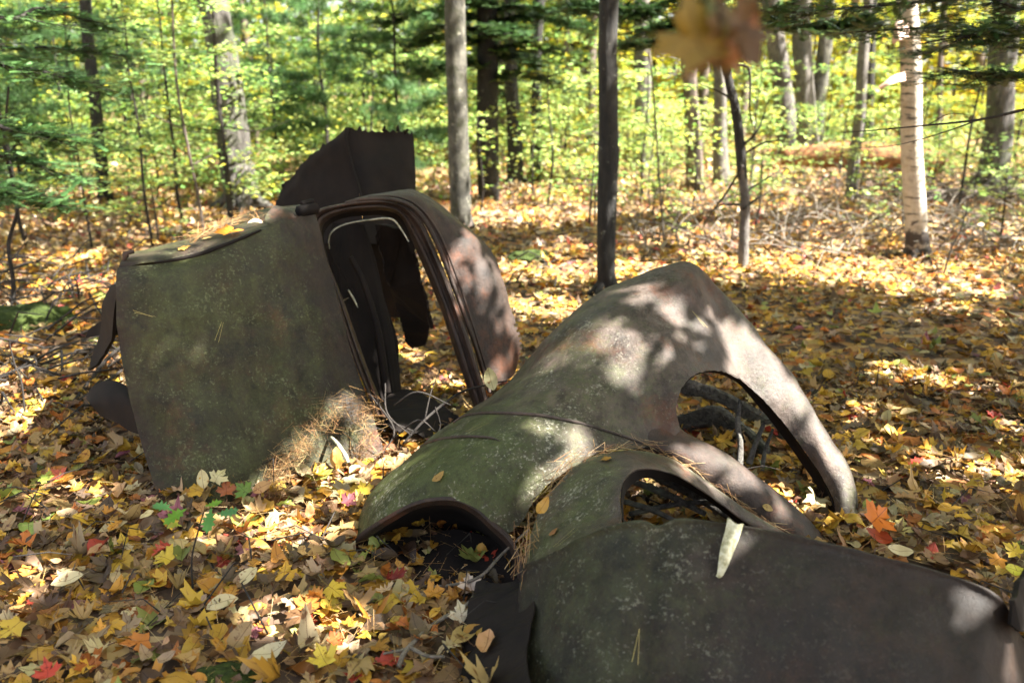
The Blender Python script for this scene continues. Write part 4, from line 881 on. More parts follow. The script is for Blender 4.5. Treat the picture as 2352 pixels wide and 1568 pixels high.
e1 = Vector((-SUN.y, SUN.x, 0)).normalized(); e2 = SUN.cross(e1).normalized()
E1 = np.array(e1); E2 = np.array(e2); SN = np.array(SUN)
def proj(p): p = np.array(p); return p@E1, p@E2
LIT = []; LITPTS = []; BVL = surf('fender', 'neck', 'strut', 'hood_side', 'side_panel', 'roof_quarter', 'window_frame', 'hood_latch')
def lit(p, r, sy=1.0): LIT.append((*proj(p), r, sy)); LITPTS.append((tuple(p), r))
for (px, py, Y, r) in [(1700, 870, 2.85, .04), (1740, 860, 2.9, .05), (1790, 900, 2.88, .06), (1830, 960, 2.83, .06), (1870, 1030, 2.73, .055), (1905, 1090, 2.65, .05), (1935, 1150, 2.58, .03),
                       (1450, 800, 2.76, .075), (1380, 785, 2.76, .06), (1500, 835, 2.68, .045), (1590, 770, 2.9, .03), (1490, 820, 2.7, .04), (1350, 770, 2.85, .03), (1525, 700, 2.88, .03), (1470, 670, 2.98, .035), (1650, 740, 2.9, .035), (1700, 790, 2.93, .04),
                       (1330, 1040, 2.36, .03), (1270, 1055, 2.35, .03), (1310, 990, 2.42, .025), (1240, 985, 2.5, .03), (1700, 1080, 2.48, .04), (1640, 1050, 2.48, .035), (1760, 1150, 2.42, .04),
                       (2290, 1480, 1.5, .04), (2320, 1520, 1.5, .05), (2250, 1360, 1.64, .02), (1690, 1225, 1.71, .025), (1250, 1100, 2.2, .02),
                       (1080, 560, 3.85, .05), (1050, 640, 3.68, .05), (1120, 660, 3.8, .03), (1010, 600, 3.68, .03), (1040, 700, 3.6, .03), (410, 800, 2.86, .035), (430, 780, 2.87, .03),
                       (640, 1100, 2.75, .06), (700, 1040, 2.88, .05), (790, 960, 3.0, .06), (750, 1190, 2.55, .10), (680, 1230, 2.45, .08), (850, 1080, 2.9, .07), (770, 1110, 2.8, .1), (900, 1010, 3.15, .1), (540, 530, 3.36, .07), (1010, 850, 3.9, .12), (940, 770, 4.5, .12), (1130, 880, 3.1, .04), (1560, 1160, 2.4, .05), (1500, 1150, 2.4, .04)]:
    lit(on_surf(BVL, px, py, Y)[0], r+.045)
for (px, py, r) in [(1800, 610, .5), (1920, 620, .55), (2040, 640, .45), (1700, 590, .4), (1880, 625, .28), (1780, 600, .25), (1990, 640, .28), (2100, 650, .2), (1950, 600, .3), (1690, 570, .25), (1850, 580, .3), (2230, 665, .2), (1230, 700, .3), (1330, 620, .35), (1500, 620, .2), (1180, 620, .3), (120, 600, .3), (200, 660, .25), (330, 640, .2), (60, 690, .2), (150, 1160, .1), (140, 1000, .12), (760, 1480, .07), (600, 1440, .06), (60, 1350, .06), (2200, 900, .1), (2060, 860, .1), (1990, 950, .08), (2290, 1100, .1), (2120, 1080, .06), (2320, 1560, .1)]:
    lit(G(px, py), r+.03)
LITA = np.array(LIT)

def open_to_sun(pos, size, rn, leak=0.0):
    a, b = pos@E1, pos@E2; keep = np.ones(len(pos), bool)
    for (la, lb, r, sy) in LITA: keep &= np.hypot(a-la, b-lb) > r+size*.4*rn.uniform(.2, 1.2, len(pos))
    return keep | (rn.uniform(0, 1, len(pos)) < leak)
# the wreck itself lies in unbroken shade apart from those spots; the litter round it gets loose dapples
SHADE = np.array([(*proj(W(px, py, Y)), r) for (px, py, Y, r) in
    [(400, 750, 2.9, .28), (600, 720, 3.1, .28), (700, 850, 3.1, .28), (400, 1000, 2.8, .28), (600, 1000, 2.9, .25), (850, 600, 3.6, .3), (1080, 650, 3.7, .28), (850, 380, 4.7, .4), (860, 800, 3.5, .28), (500, 880, 2.9, .25),
     (1000, 1080, 2.5, .22), (1150, 1000, 2.5, .22), (1300, 880, 2.65, .25), (1450, 720, 2.9, .25), (1450, 900, 2.55, .22), (1600, 680, 3.0, .18), (1700, 1100, 2.45, .15), (1450, 1150, 2.0, .2), (1250, 1250, 1.9, .2),
     (1300, 1400, 1.7, .25), (1550, 1350, 1.65, .25), (1800, 1400, 1.6, .25), (2050, 1420, 1.55, .22), (2200, 1500, 1.5, .15), (1650, 1530, 1.5, .25), (1950, 1540, 1.45, .25), (1080, 1350, 2.1, .2), (1660, 80, .8, .12), (2370, 1380, 1.66, .09)]])
def shade_keep(pos, rn, loose=.5):
    a, b = pos@E1, pos@E2; m = np.zeros(len(pos), bool)
    for (la, lb, r) in SHADE: m |= np.hypot(a-la, b-lb) < r+.08
    f = np.array([noise.noise((x*2.3, y*2.3, 3.3))+.6*noise.noise((x*6, y*6, 9.3)) for x, y in zip(a, b)])
    return m | (f > (loose-.5)*.6)
# ================================================================== TREES
def up_path(bx, by, tx, H, wob=.03, via=None, seed=0, ty=0):
    """trunk centreline from ground pixel (bx,by) leaning toward pixel (tx, ty) at the same depth"""
    b = G(bx, by); top = W(tx, ty, b.y); b.z = -.12
    d = (top-Vector((b.x, b.y, 0))); d = d/max(d.z, .3)
    n = max(8, int(H/.25)); P = []
    for i in range(n+1):
        z = i/n*H; q = Vector((b.x, b.y, 0))+d*z
        if z == 0: q.z = -.12
        q.x += wob*noise.noise((z*.8+seed, seed*1.3, 0))*min(1, z); q.y += wob*noise.noise((z*.8, seed*1.3, 4.))*min(1, z)
        P.append(q)
    return P, b
def wpx(w_, Y): return w_/FPX*Y/math.cos(PITCH)/2*.86
def crown_leaves(center, r, n, size, pal, tilt=.5, T=T_leaf_lo, rnd=rng, flat=.55, clump=22):
    nc = max(3, n//clump); cc = rnd.normal(0, 1, (nc, 3)); cc /= np.linalg.norm(cc, axis=1)[:, None]
    cc *= rnd.uniform(.25, 1, (nc, 1))**.5; cc = cc*np.array([r, r, r*flat])
    i = rnd.integers(0, nc, n); pos = cc[i]+rnd.normal(0, 1, (n, 3))*np.array([.22, .22, .07])*max(.8, r*.35)*.9+np.array(center)
    pos = pos[open_to_sun(pos, .15, rnd)]; n = len(pos)
    return cloud(T, pos, rnd.uniform(size*.7, size*1.3, n), tilt, pick(pal, n, .2, rnd), .2, rnd=rnd), cc+np.array(center)
P_YEL = [(5, (.52, .45, .035)), (4, (.44, .46, .05)), (3, (.34, .42, .05)), (1, (.6, .34, .03))]
P_GRN = [(5, (.15, .27, .07)), (4, (.25, .36, .11)), (2, (.34, .42, .06)), (1, (.44, .44, .05))]
P_MID = [(4, (.27, .37, .12)), (4, (.38, .44, .13)), (2, (.17, .30, .06)), (1, (.52, .48, .06))]
P_CON = [(4, (.035, .075, .022)), (2, (.06, .11, .03)), (1, (.02, .045, .015))]
P_PIN = [(4, (.055, .12, .035)), (2, (.10, .20, .06)), (1, (.03, .06, .018))]

def big_tree(name, label, bx, by, tx, w_, mat, H=9, ty=0, crown=P_YEL, cr=2.2, nl=700, flare=1.5, wob=.05, rough=.12, stubs=0, moss_base=False, cat='tree', size=.075, group=None):
    P, b = up_path(bx, by, tx, H, wob, seed=bx*.37, ty=ty); r = wpx(w_, b.y)
    t = empty(name, (b.x, b.y, 0)); tag(t, label, cat, group)
    tb = Tubes(); tb.add(P, [r*flare, r*1.12, r*1.04, r, r*.97, r*.95, r*.85, r*.7, r*.5, r*.35], seg=22, rough=rough*1.6, seed=bx)
    rq = random.Random(int(bx*3+by))
    if r > .05 and b.y < 20:
        for q in range(6):
            a = q*1.05+rq.uniform(-.3, .3); l = r*rq.uniform(2.0, 3.2); ca, sa = math.cos(a), math.sin(a)
            tb.add(catmull([(b.x+ca*r*.5, b.y+sa*r*.5, r*2.6), (b.x+ca*r*1.0, b.y+sa*r*1.0, r*.9), (b.x+ca*l, b.y+sa*l, -.05)], 5), [r*.42, r*.5, r*.2], seg=7, rough=.2)
    tb.obj('trunk', mat, t)
    br = Tubes(); rn = random.Random(int(bx*7+by)); tops = P[-1]
    if nl:
        part, cc = crown_leaves((tops.x, tops.y, H+.1), cr, nl, size, crown)
        for k in range(0, min(len(cc), 14)):
            z0 = rn.uniform(.6, .97); s = P[int(z0*(len(P)-1))]; e = Vector(cc[k]); m_ = (s+e)/2+Vector((0, 0, .2))
            br.add(catmull([s, m_, e], 4), [r*.3, r*.18, r*.05], seg=5)
    for k in range(stubs):
        z0 = rn.uniform(.12, .5); s = P[int(z0*(len(P)-1))]; a = rn.uniform(0, 6.28); l = rn.uniform(.3, .9)
        e = s+Vector((math.cos(a)*l, math.sin(a)*l, rn.uniform(-.1, .3))); br.add(catmull([s, (s+e)/2+Vector((0, 0, .05)), e], 4), [.012, .008, .003], seg=4)
    if len(br.V) <= 8:
        for v_, f_ in zip(br.V, [f-min(f.min() for f in [f]) for f in br.F]):
            link_mesh('branch', mesh_tris('branch', v_, f_), mat, t)
    else: br.obj('branches', mat, t)
    if nl: leafobj('crown', [part], M['green'] if crown is not P_CON else M['conifer'], t)
    return t, P, r

big_tree('maple_tree', 'dark straight speckled trunk in the centre right, nearest standing tree', 1393, 672, 1398, 44, M['dark_bark'], 9, crown=P_YEL, flare=1.1, rough=.07, nl=500)
big_tree('maple_tree', 'mottled grey trunk standing just behind the cab roof', 1060, 530, 1045, 47, M['grey_bark'], 9, flare=1.15, rough=.06, nl=500)
big_tree('white_pine', 'broad rough-barked trunk with sunlit grey patches at left of centre', 560, 475, 490, 66, M['rough_bark'], 9, crown=P_CON, flare=1.35, rough=.14, nl=400)
big_tree('dark_pine', 'slim dark trunk forking slightly at the upper left', 243, 462, 195, 26, M['dark_bark'], 8, crown=P_CON, flare=1.3, stubs=10, nl=300)
big_tree('ash_tree', 'very thin pale trunk right of the mottled grey one', 1118, 400, 1104, 15, M['pale_bark'], 7, nl=200)
big_tree('hemlock_tree', 'dark trunk, left one of the hemlock pair at the top centre', 1184, 420, 1178, 30, M['dark_bark'], 8, crown=P_CON, stubs=16, nl=0)
big_tree('hemlock_tree', 'dark thin trunk, right one of the hemlock pair at the top centre', 1228, 412, 1240, 22, M['dark_bark'], 8, crown=P_CON, stubs=18, nl=0)
big_tree('beech_tree', 'brown-grey trunk between the dark centre tree and the leaning snag', 1597, 442, 1580, 32, M['brown_bark'], 9, ty=0, nl=400)
big_tree('beech_tree', 'pale straight trunk just left of the leaning snag', 1656, 432, 1648, 28, M['pale_bark'], 9, nl=400)
big_tree('ash_tree', 'grey trunk leaning left, leftmost of the cluster of three', 1818, 372, 1770, 42, M['pale_bark'], 9, nl=400)
big_tree('ash_tree', 'pale trunk in the middle of the cluster of three', 1856, 378, 1835, 42, M['pale_bark'], 9, nl=400)
big_tree('ash_tree', 'grey trunk leaning right, rightmost of the cluster of three', 1868, 372, 1900, 34, M['grey_bark'], 9, nl=400)
big_tree('aspen_tree', 'slender pale trunk leaning right beyond the fallen log', 1955, 455, 1993, 24, M['pale_bark'], 9, nl=400, flare=1.2)
big_tree('oak_tree', 'thick dark-shaded grey trunk near the right frame edge', 2278, 430, 2312, 58, M['rough_bark'], 9, nl=500, flare=1.25)
big_tree('spruce_tree', 'short dark trunk between the slender pale tree and the birch', 1992, 345, 2003, 22, M['dark_bark'], 7, nl=150, crown=P_CON)
big_tree('beech_tree', 'faint thick grey trunk far behind the dark centre tree', 1478, 380, 1475, 36, M['pale_bark'], 9, nl=300)
big_tree('beech_tree', 'small brown trunk right of the birch top', 2152, 385, 2165, 13, M['brown_bark'], 7, nl=200)
# birch with peeling bark
bt, BP, Br = big_tree('birch_tree', 'white paper birch with black marks and a black foot at right', 2108, 590, 2080, 44, M['birch'], 9, crown=P_YEL, flare=1.25, rough=.05, nl=600)
Yb_ = G(2108, 590).y
for (rows_, lab) in [([[(2080, 165, Yb_-.13), (2050, 175, Yb_-.2), (2018, 200, Yb_-.22)], [(2082, 185, Yb_-.13), (2052, 192, Yb_-.24), (2022, 206, Yb_-.2)]], 1), ([[(2085, 55, Yb_-.13), (2060, 48, Yb_-.2), (2048, 92, Yb_-.2)], [(2090, 88, Yb_-.14), (2068, 92, Yb_-.24), (2052, 104, Yb_-.2)]], 2)]:
    solid_patch('peeling_bark', rows_, mat_plain('birch_curl', (.5, .3, .22), (.66, .5, .42), 12, .8), bt, 6, 5, .004, seed=lab)
# leaning snag with pale foot
def snag():
    b = G(1705, 612); t = empty('dead_snag', (b.x, b.y, 0)); tag(t, 'crooked dead dark snag with pale foot, broken off at the top', 'dead tree')
    pts = [(1705, 625), (1708, 540), (1712, 470), (1705, 400), (1700, 330), (1690, 250), (1675, 190), (1662, 122)]
    Yb = b.y; P = catmull([list(W(x, y, Yb)) for x, y in pts], 6); r = wpx(26, Yb)
    tb = Tubes(); tb.add(P[:20], [r*1.1, r*.9, r*.85], seg=12, rough=.15); tb.obj('foot', M['pale_bark'], t)['label'] = 'pale lower trunk'
    tb = Tubes(); tb.add(P[17:], [r*.87, r*.95, r*.85, r*.8, r*.7], seg=12, rough=.15, seed=3); tb.obj('trunk', M['dark_bark'], t)
    br = Tubes()
    for q in [[(1706, 480), (1740, 455), (1770, 440)], [(1700, 470), (1660, 470), (1640, 480)], [(1706, 380), (1670, 440), (1640, 480), (1610, 530)], [(1690, 240), (1660, 215), (1600, 190)], [(1700, 340), (1740, 300), (1765, 230)], [(1680, 150), (1720, 160), (1722, 250), (1730, 300)], [(1698, 360), (1750, 330), (1800, 320)], [(1710, 440), (1745, 420), (1800, 385)]]:
        br.add(catmull([list(W(x, y, Yb+random.uniform(-.1, .1))) for x, y in q], 5), [.013, .009, .003], seg=5)
    br.obj('branches', M['twig'], t)
snag()

# understory saplings: build a few of each kind, then copy
def sapling(name, H, nb, nl, pal, T, size, mat, barkm, reach=1.1, tiltb=.15, rnd=None, tilt=.35, cluster=.13, low=.2):
    rr = np.random.default_rng(int(H*1000+nb*17+nl)) if rnd is None else rnd
    t = empty(name, (0, 0, 0))
    P = [Vector((.12*noise.noise((z*.9, nb, 0)), .12*noise.noise((z*.9, nb, 7)), z-.05)) for z in np.linspace(0, H, 14)]
    tb = Tubes(); r0 = .008+H*.0045; tb.add(P, [r0, r0*.8, r0*.5, r0*.2], seg=6); tb.obj('trunk', barkm, t)
    br = Tubes(); pos = []
    for k in range(nb):
        f = rr.uniform(low, 1); s = np.array(P[int(f*13)]); a = rr.uniform(0, 2*np.pi); l = reach*(1.15-f*.75)*rr.uniform(.6, 1.2)
        e = s+np.array([np.cos(a)*l, np.sin(a)*l, l*rr.normal(tiltb, .12)]); m_ = (s+e)/2+np.array([0, 0, .06*l])
        C_ = catmull([s, m_, e], 5); br.add(C_, [.006, .004, .0015], seg=4, cap=False)
        q = nl//nb; u = rr.uniform(.25, 1.05, q); base = s+(e-s)*u[:, None]
        base[:, 2] += .24*l*u*(1-u)
        pos.append(base+rr.normal(0, 1, (q, 3))*np.array([cluster, cluster, cluster*.25]))
    br.obj('branches', barkm, t)
    pos = np.vstack(pos); n = len(pos)
    leafobj('foliage', [cloud(T, pos, rr.uniform(size*.7, size*1.3, n), tilt, pick(pal, n, .18, rr), .2 if T is not T_tuft else 0, rnd=rr)], mat, t)
    return t
def copy_thing(root, loc, rz, sc):
    r = root.copy(); C.objects.link(r); r.location = loc; r.rotation_euler = (0, 0, rz); r.scale = (sc, sc, sc)
    for ch in list(root.children):
        c = ch.copy(); C.objects.link(c); c.parent = r
    return r
kinds = {
 'g': [sapling('beech_sapling', 4.2, 30, 1500, P_GRN, T_leaf_lo, .052, M['green'], M['twig']), sapling('beech_sapling', 3.4, 26, 1300, P_MID, T_leaf_lo, .05, M['green'], M['twig'])],
 'm': [sapling('maple_sapling', 3.9, 28, 1300, P_MID, T_maple_lo, .06, M['green'], M['twig']), sapling('maple_sapling', 4.6, 32, 1500, P_YEL, T_maple_lo, .06, M['green'], M['twig'])],
 'p': [sapling('pine_sapling', 3.6, 34, 1500, P_PIN, T_tuft, .10, M['conifer'], M['twig'], cluster=.07, reach=.9), sapling('pine_sapling', 2.9, 26, 1100, P_PIN, T_tuft, .09, M['conifer'], M['twig'], cluster=.07, reach=.8)],
 'h': [sapling('hemlock_sapling', 5.0, 40, 1300, P_CON, T_branchlet, .14, M['conifer'], M['dark_bark'], cluster=.10, reach=1.5, tiltb=-.05, tilt=.25, low=.35)],
 'b': [sapling('leafy_bush', 2.3, 26, 1500, P_GRN, T_leaf_lo, .045, M['green'], M['twig'], reach=1.2, low=.08, cluster=.16), sapling('leafy_bush', 1.8, 22, 1200, P_MID, T_maple_lo, .05, M['green'], M['twig'], reach=1.1, low=.06, cluster=.16)],
'y': [sapling('young_maple', 1.9, 13, 190, P_MID, T_maple_lo, .05, M['green'], M['twig'], cluster=.09, reach=.6, low=.25), sapling('young_beech', 2.3, 15, 230, P_GRN, T_leaf_lo, .048, M['green'], M['twig'], cluster=.09, reach=.6, low=.3)],
 's': [sapling('seedling_shrub', .9, 12, 110, P_GRN, T_leaf_lo, .042, M['green'], M['twig'], cluster=.06, reach=.45), sapling('seedling_shrub', .7, 9, 80, P_MID, T_maple_lo, .045, M['green'], M['twig'], cluster=.06, reach=.4)],
}
used = set()
def place(kind, var, x, y, rz, sc, label, cat, group=None):
    k = (kind, var); root = kinds[kind][var]
    if k in used: o = copy_thing(root, (x, y, gz(x, y)), rz, sc)
    else:
        used.add(k); o = root; o.location = (x, y, gz(x, y)); o.rotation_euler = (0, 0, rz); o.scale = (sc,)*3
    if 'group' in o.keys() and not group: del o['group']
    tag(o, label, cat, group); return o
def at(px, py):
    g = G(px, py); return g.x, g.y
rr = random.Random(4)
# left: pines and green saplings
for (k, v, px, py, sc, lab, cat) in [
    ('p', 0, 60, 560, .9, 'feathery pine sapling leftmost near the frame edge', 'sapling'),
    ('p', 1, -60, 640, .9, 'dusky pine sapling cut by the left frame edge', 'sapling'),
    ('p', 0, 180, 430, 1.05, 'tall pine sapling behind the slim dark trunk', 'sapling'),
    ('p', 1, 330, 420, 1.1, 'pine sapling between the slim dark trunk and the broad rough one', 'sapling'),
    ('g', 0, 420, 500, .8, 'thin beech sapling with bare lower stem left of the broad trunk', 'sapling'),
    ('g', 1, 535, 512, .9, 'beech sapling stem standing before the broad rough trunk', 'sapling'),
    ('g', 1, 350, 555, .75, 'short leafy stem above the cab\'s left end', 'sapling'),
    ('p', 0, 640, 390, 1.1, 'pine sapling right of the broad rough trunk', 'sapling'),
    ('p', 1, 880, 360, 1.3, 'sunlit pine sapling beyond the tall dark sheet', 'sapling')]:
    x, y = at(px, py); place(k, v, x, y, rr.uniform(0, 6), sc, lab, cat)
# beds of saplings behind: rows at increasing depth
def where(px):
    for lim, txt in ((240, 'left of the slim dark trunk'), (560, 'between the slim dark trunk and the broad rough one'), (800, 'just right of the broad rough trunk'), (1045, 'behind the tall dark metal sheet'), (1240, 'around the dark hemlock pair'), (1393, 'just left of the dark centre tree'), (1650, 'right of the dark centre tree'),
                     (1760, 'behind the leaning snag'), (1900, 'about the cluster of three trunks'), (2080, 'left of the birch'), (2260, 'right of the birch')):
        if px < lim: return txt
    return 'at the right frame edge'
sh = {'g': 'green beech sapling', 'm': 'yellow-green maple sapling', 'p': 'soft green pine sapling', 'h': 'dark hemlock', 's': 'low leafy seedling', 'b': 'bushy pale green sapling'}
def bed(n, x0, x1, d0, d1, ks, label, group, cat='sapling', sc=(.8, 1.25)):
    for i in range(n):
        d = rr.uniform(d0, d1); px = x0+(x1-x0)*(i+rr.uniform(.1, .9))/n
        kind, var = rr.choice(ks); x = (px-CX)/FPX*d/math.cos(PITCH)*1.0
        if d < 13.5 and 980 < px < 1360: d += 4; x = (px-CX)/FPX*d
        lt = sh[kind]+' '+('far back ' if d > 18.5 else 'growing ')+where(px)
        place(kind, var, x, d, rr.uniform(0, 6.28), rr.uniform(*sc), lt, cat, lt.replace('sapling', 'saplings'))
lab = {'g': 'green beech sapling in the sunlit thicket behind the cab', 'm': 'yellow-green maple sapling in the bright woods beyond', 'p': 'soft green pine sapling in the thicket on the left', 'h': 'dark hemlock with drooping flat branches in the mid distance', 's': 'low leafy seedling on the forest floor', 'b': 'bushy pale green sapling leafy down to the ground in the bright clearing'}
grp = {'b': 'leafy bushes in the bright clearing', 'g': 'beech saplings in the thicket', 'm': 'maple saplings in the bright woods', 'p': 'pine saplings in the thicket', 'h': 'hemlocks in the middle distance', 's': 'low seedlings on the forest floor'}
bed(9, -100, 1000, 10.5, 14, [('g', 0), ('g', 1), ('p', 0), ('m', 0)], lab, grp)
bed(13, -200, 1300, 14, 19, [('g', 0), ('g', 1), ('m', 0), ('p', 0), ('m', 1)], lab, grp, sc=(1, 1.4))
bed(8, 1250, 2500, 17, 21, [('m', 0), ('m', 1), ('g', 1)], lab, grp, sc=(1, 1.4))
bed(11, -200, 1300, 19, 25, [('g', 1), ('m', 0), ('m', 1)], lab, grp, sc=(1.2, 1.6))
bed(12, 1250, 2600, 21, 27, [('m', 0), ('m', 1), ('m', 1)], lab, grp, sc=(1.2, 1.7))
bed(11, 560, 1420, 12.5, 17, [('b', 0), ('b', 1)], lab, grp, 'bush', sc=(.8, 1.2))
bed(8, 1400, 2450, 14.5, 18, [('b', 0), ('b', 1)], lab, grp, 'bush', sc=(.5, .8))
bed(6, -150, 600, 9.5, 13, [('b', 0)], lab, grp, 'bush', sc=(.6, 1.0))
for (px, py, sc, lb) in [(1140, 365, 1.15, 'dark hemlock with layered boughs left of the thin dark trunks'), (1300, 345, 1.1, 'dark hemlock showing between the thin dark trunks and the centre tree'), (1620, 330, .9, 'hemlock shading the top behind the leaning snag')]:
    x, y = at(px, py); place('h', 0, x, y, rr.uniform(0, 6), sc, lb, 'hemlock')
ylab = ['by the dark centre tree', 'between the centre tree and the snag', 'right of the leaning snag', 'before the cluster of three trunks', 'left of the birch', 'just right of the birch', 'near the right frame edge']
for i in range(30):
    px = rr.uniform(1080, 2420); py = rr.uniform(385, 500); x, y = at(px, py)
    q = 0 if px < 1400 else 1 if px < 1660 else 2 if px < 1780 else 3 if px < 1950 else 4 if px < 2090 else 5 if px < 2230 else 6
    place('y', i % 2, x, y, rr.uniform(0, 6), rr.uniform(.5, 1.15), 'sparse young green sapling '+ylab[q], 'sapling', 'young saplings '+ylab[q])
for i in range(80):
    px = rr.uniform(0, 2400); py = rr.uniform(400, 560) if rr.random() < .75 else rr.uniform(370, 420)
    if 600 < px < 1200 and py > 470: continue
    if px > 1300: py = rr.uniform(390, 560)
    x, y = at(px, py); place('s', i % 2, x, y, rr.uniform(0, 6), rr.uniform(.6, 1.3), 'low leafy seedling '+where(px), 'seedling', 'low seedlings '+where(px))
# undergrowth mass and far woods
def mass(name, n, y0, y1, z0, z1, size, pal, label, spread=.75, clump=14, T=T_leaf_lo, cs=.5, xr=None, zpow=1.0):
    nc = n//clump; y = rng.uniform(y0, y1, nc); x = rng.uniform(-1, 1, nc)*spread*y if xr is None else rng.uniform(xr[0], xr[1], nc)*y
    z = z0+(z1-z0)*rng.uniform(0, 1, nc)**zpow
    if name == 'undergrowth':
        lx0, ly0 = at(1720, 400); lx1, _ = at(2300, 400); ok = ~((x > lx0) & (x < lx1) & (y > ly0-5) & (y < ly0+1) & (rng.uniform(0, 1, nc) < .8)); x, y, z = x[ok], y[ok], z[ok]; nc = len(x)
    cc = np.stack([x, y, z], 1); i = rng.integers(0, nc, n); pos = cc[i]+rng.normal(0, 1, (n, 3))*np.array([cs, cs, cs*.25])
    pos[:, 2] = np.maximum(pos[:, 2], .04)
    o = leafobj(name, [cloud(T, pos, rng.uniform(size*.7, size*1.3, n), .6, pick(pal, n, .22), .2)], M['green']); tag(o, label, 'foliage', kind='stuff')
mass('far_foliage', 50000, 26, 40, .2, 8, .2, P_YEL, 'distant wall of sunlit yellow foliage in the woods on the right', 1.0, 20, T=T_quad(), cs=.8, xr=(-.02, 1.0))
mass('far_green_foliage', 62000, 22, 36, .2, 7.5, .17, P_MID+P_GRN, 'distant wall of fresh green foliage in the woods left and centre', 1.0, 20, T=T_quad(), cs=.7, xr=(-1., .12))
mass('undergrowth', 42000, 10.5, 28, .05, 1.3, .045, P_MID, 'low green undergrowth across the bright clearing', .8, 22, cs=.28, zpow=1.5)

# far slender trunks
tb0 = None
for i in range(34):
    d = rr.uniform(19, 32); px = -100+2550*(i+rr.uniform(.1, .9))/34; x = (px-CX)/FPX*d
    if tb0 is None:
        t = empty('distant_trunk', (x, d, 0)); tb = Tubes(); tb.add([Vector((.05*math.sin(z), 0, z)) for z in np.linspace(-.2, 9, 12)], [.11, .09, .06], seg=8, rough=.1)
        o = tb.obj('trunk', M['brown_bark']); bpy.data.objects.remove(t); o.name = 'distant_trunk'; tb0 = o
        o.location = (x, d, 0)
    else:
        o = tb0.copy(); C.objects.link(o); o.location = (x, d, 0); o.rotation_euler = (rr.uniform(-.05, .05), rr.uniform(-.05, .05), rr.uniform(0, 6)); s = rr.uniform(.6, 1.6); o.scale = (s, s, 1)
    tag(o, 'slim distant trunk '+where(px), 'tree', 'slim far trunks '+where(px))

# fallen log and forest debris on the right
def log():
    x0, y0 = at(1790, 400); x1, y1 = at(2160, 410)
    t = empty('fallen_log', (x0, y0, 0)); tag(t, 'rotting orange-brown fallen log behind the slender pale tree', 'log')
    tb = Tubes(); tb.add(catmull([Vector((x0, y0, .32)), Vector(((x0+x1)/2, (y0+y1)/2, .36)), Vector((x1, y1, .28))], 12), [.16, .24, .2], seg=14, rough=.35); tb.obj('trunk', M['rot'], t)
    br = Tubes()
    for k in range(14):
        f = rr.random(); s = Vector((x0+(x1-x0)*f, y0, .2)); e = s+Vector((rr.uniform(-1.2, 1.2), rr.uniform(-.8, .3), rr.uniform(.1, .7)))
        br.add(catmull([s, (s+e)/2+Vector((0, 0, .1)), e], 4), [.02, .012, .004], seg=4)
    br.obj('branches', M['pale_twig'], t)
log()
def log2():
    x0, y0 = at(2080, 470); x1, y1 = at(2420, 455)
    tb = Tubes(); tb.add(catmull([Vector((x0, y0, .08)), Vector(((x0+x1)/2, (y0+y1)/2, .12)), Vector((x1, y1, .1))], 12), [.07, .1, .1], seg=12, rough=.3)
    o = tb.obj('fallen_log', M['brown_bark']); tag(o, 'grey-brown log lying right of the birch toward the frame edge', 'log')
log2()
# brush: dead twigs heaped in the right middle distance, one tangle (uncountable)
def brush(name, n, px0, px1, py0, py1, label, mat, lmin=.2, lmax=.8, hz=.35, rs=1.0):
    tb = Tubes()
    for i in range(n):
        x, y = at(rr.uniform(px0, px1), rr.uniform(py0, py1)); s = Vector((x, y, rr.uniform(0, .1))); l = rr.uniform(lmin, lmax); a = rr.uniform(0, 6.28)
        e = s+Vector((math.cos(a)*l, math.sin(a)*l, rr.uniform(0, hz))); m_ = (s+e)/2+Vector((rr.uniform(-.05, .05), 0, rr.uniform(0, .08)))
        tb.add([s, m_, e], [.007*rs, .006*rs, .003*rs], seg=4, cap=False)
    o = tb.obj(name, mat); tag(o, label, 'brush', kind='stuff')
brush('brush', 480, 1450, 2400, 420, 600, 'tangle of dead pale twigs over the litter on the right', M['pale_twig'])
brush('dark_brush', 160, 1900, 2400, 390, 480, 'dark brushwood heaped around the fallen logs', M['twig'], .4, 1.2)
brush('fallen_twigs', 110, -60, 300, 600, 960, 'dark broken twigs heaped left of the cab', M['twig'], .15, .7, .22)
brush('foreground_twigs', 120, -60, 2400, 640, 1540, 'small dark twigs among the near leaves', M['twig'], .08, .28, .07, .4)
brush('scattered_twigs', 220, 0, 1300, 430, 700, 'thin dead twigs strewn over the litter left and centre', M['twig'], .1, .5, .1)

# bare young stems on the left and right
def stem(name, pts, w0, w1, label, mat='twig', br=()):
    b = G(*pts[0]); Yb = b.y
    tb = Tubes(); P = catmull([list(W(x, y, Yb)) for x, y in pts], 6); P[0][2] = -.05
    tb.add(P, [wpx(w0, Yb), wpx(w1, Yb)], seg=6, rough=.08)
    for q in br: tb.add(catmull([list(W(x, y, Yb+rr.uniform(-.15, .15))) for x, y in q], 4), [wpx(w1, Yb)*.8, .001], seg=4)
    o = tb.obj(name, M[mat]); tag(o, label, 'young tree'); return o
stem('bare_sapling', [(32, 722), (30, 640), (20, 560), (40, 480), (25, 400), (10, 330), (20, 200)], 12, 5, 'crooked dark bare sapling at the left frame edge', 'twig', [[(25, 600), (55, 560), (60, 520), (35, 490)], [(30, 440), (70, 420), (110, 400)], [(40, 480), (90, 450), (160, 380)]])
stem('bare_sapling', [(60, 985), (50, 880), (35, 840), (20, 780)], 6, 3, 'thin dark bare stem low at the left frame edge', 'twig', [[(40, 860), (0, 830), (-30, 835)], [(30, 830), (0, 800), (-20, 790)]])
stem('bare_sapling', [(210, 558), (195, 470), (183, 380), (160, 250), (150, 60)], 6, 3, 'straight bare stem left of the slim dark trunk', 'twig', [[(190, 420), (220, 380), (260, 360)]])
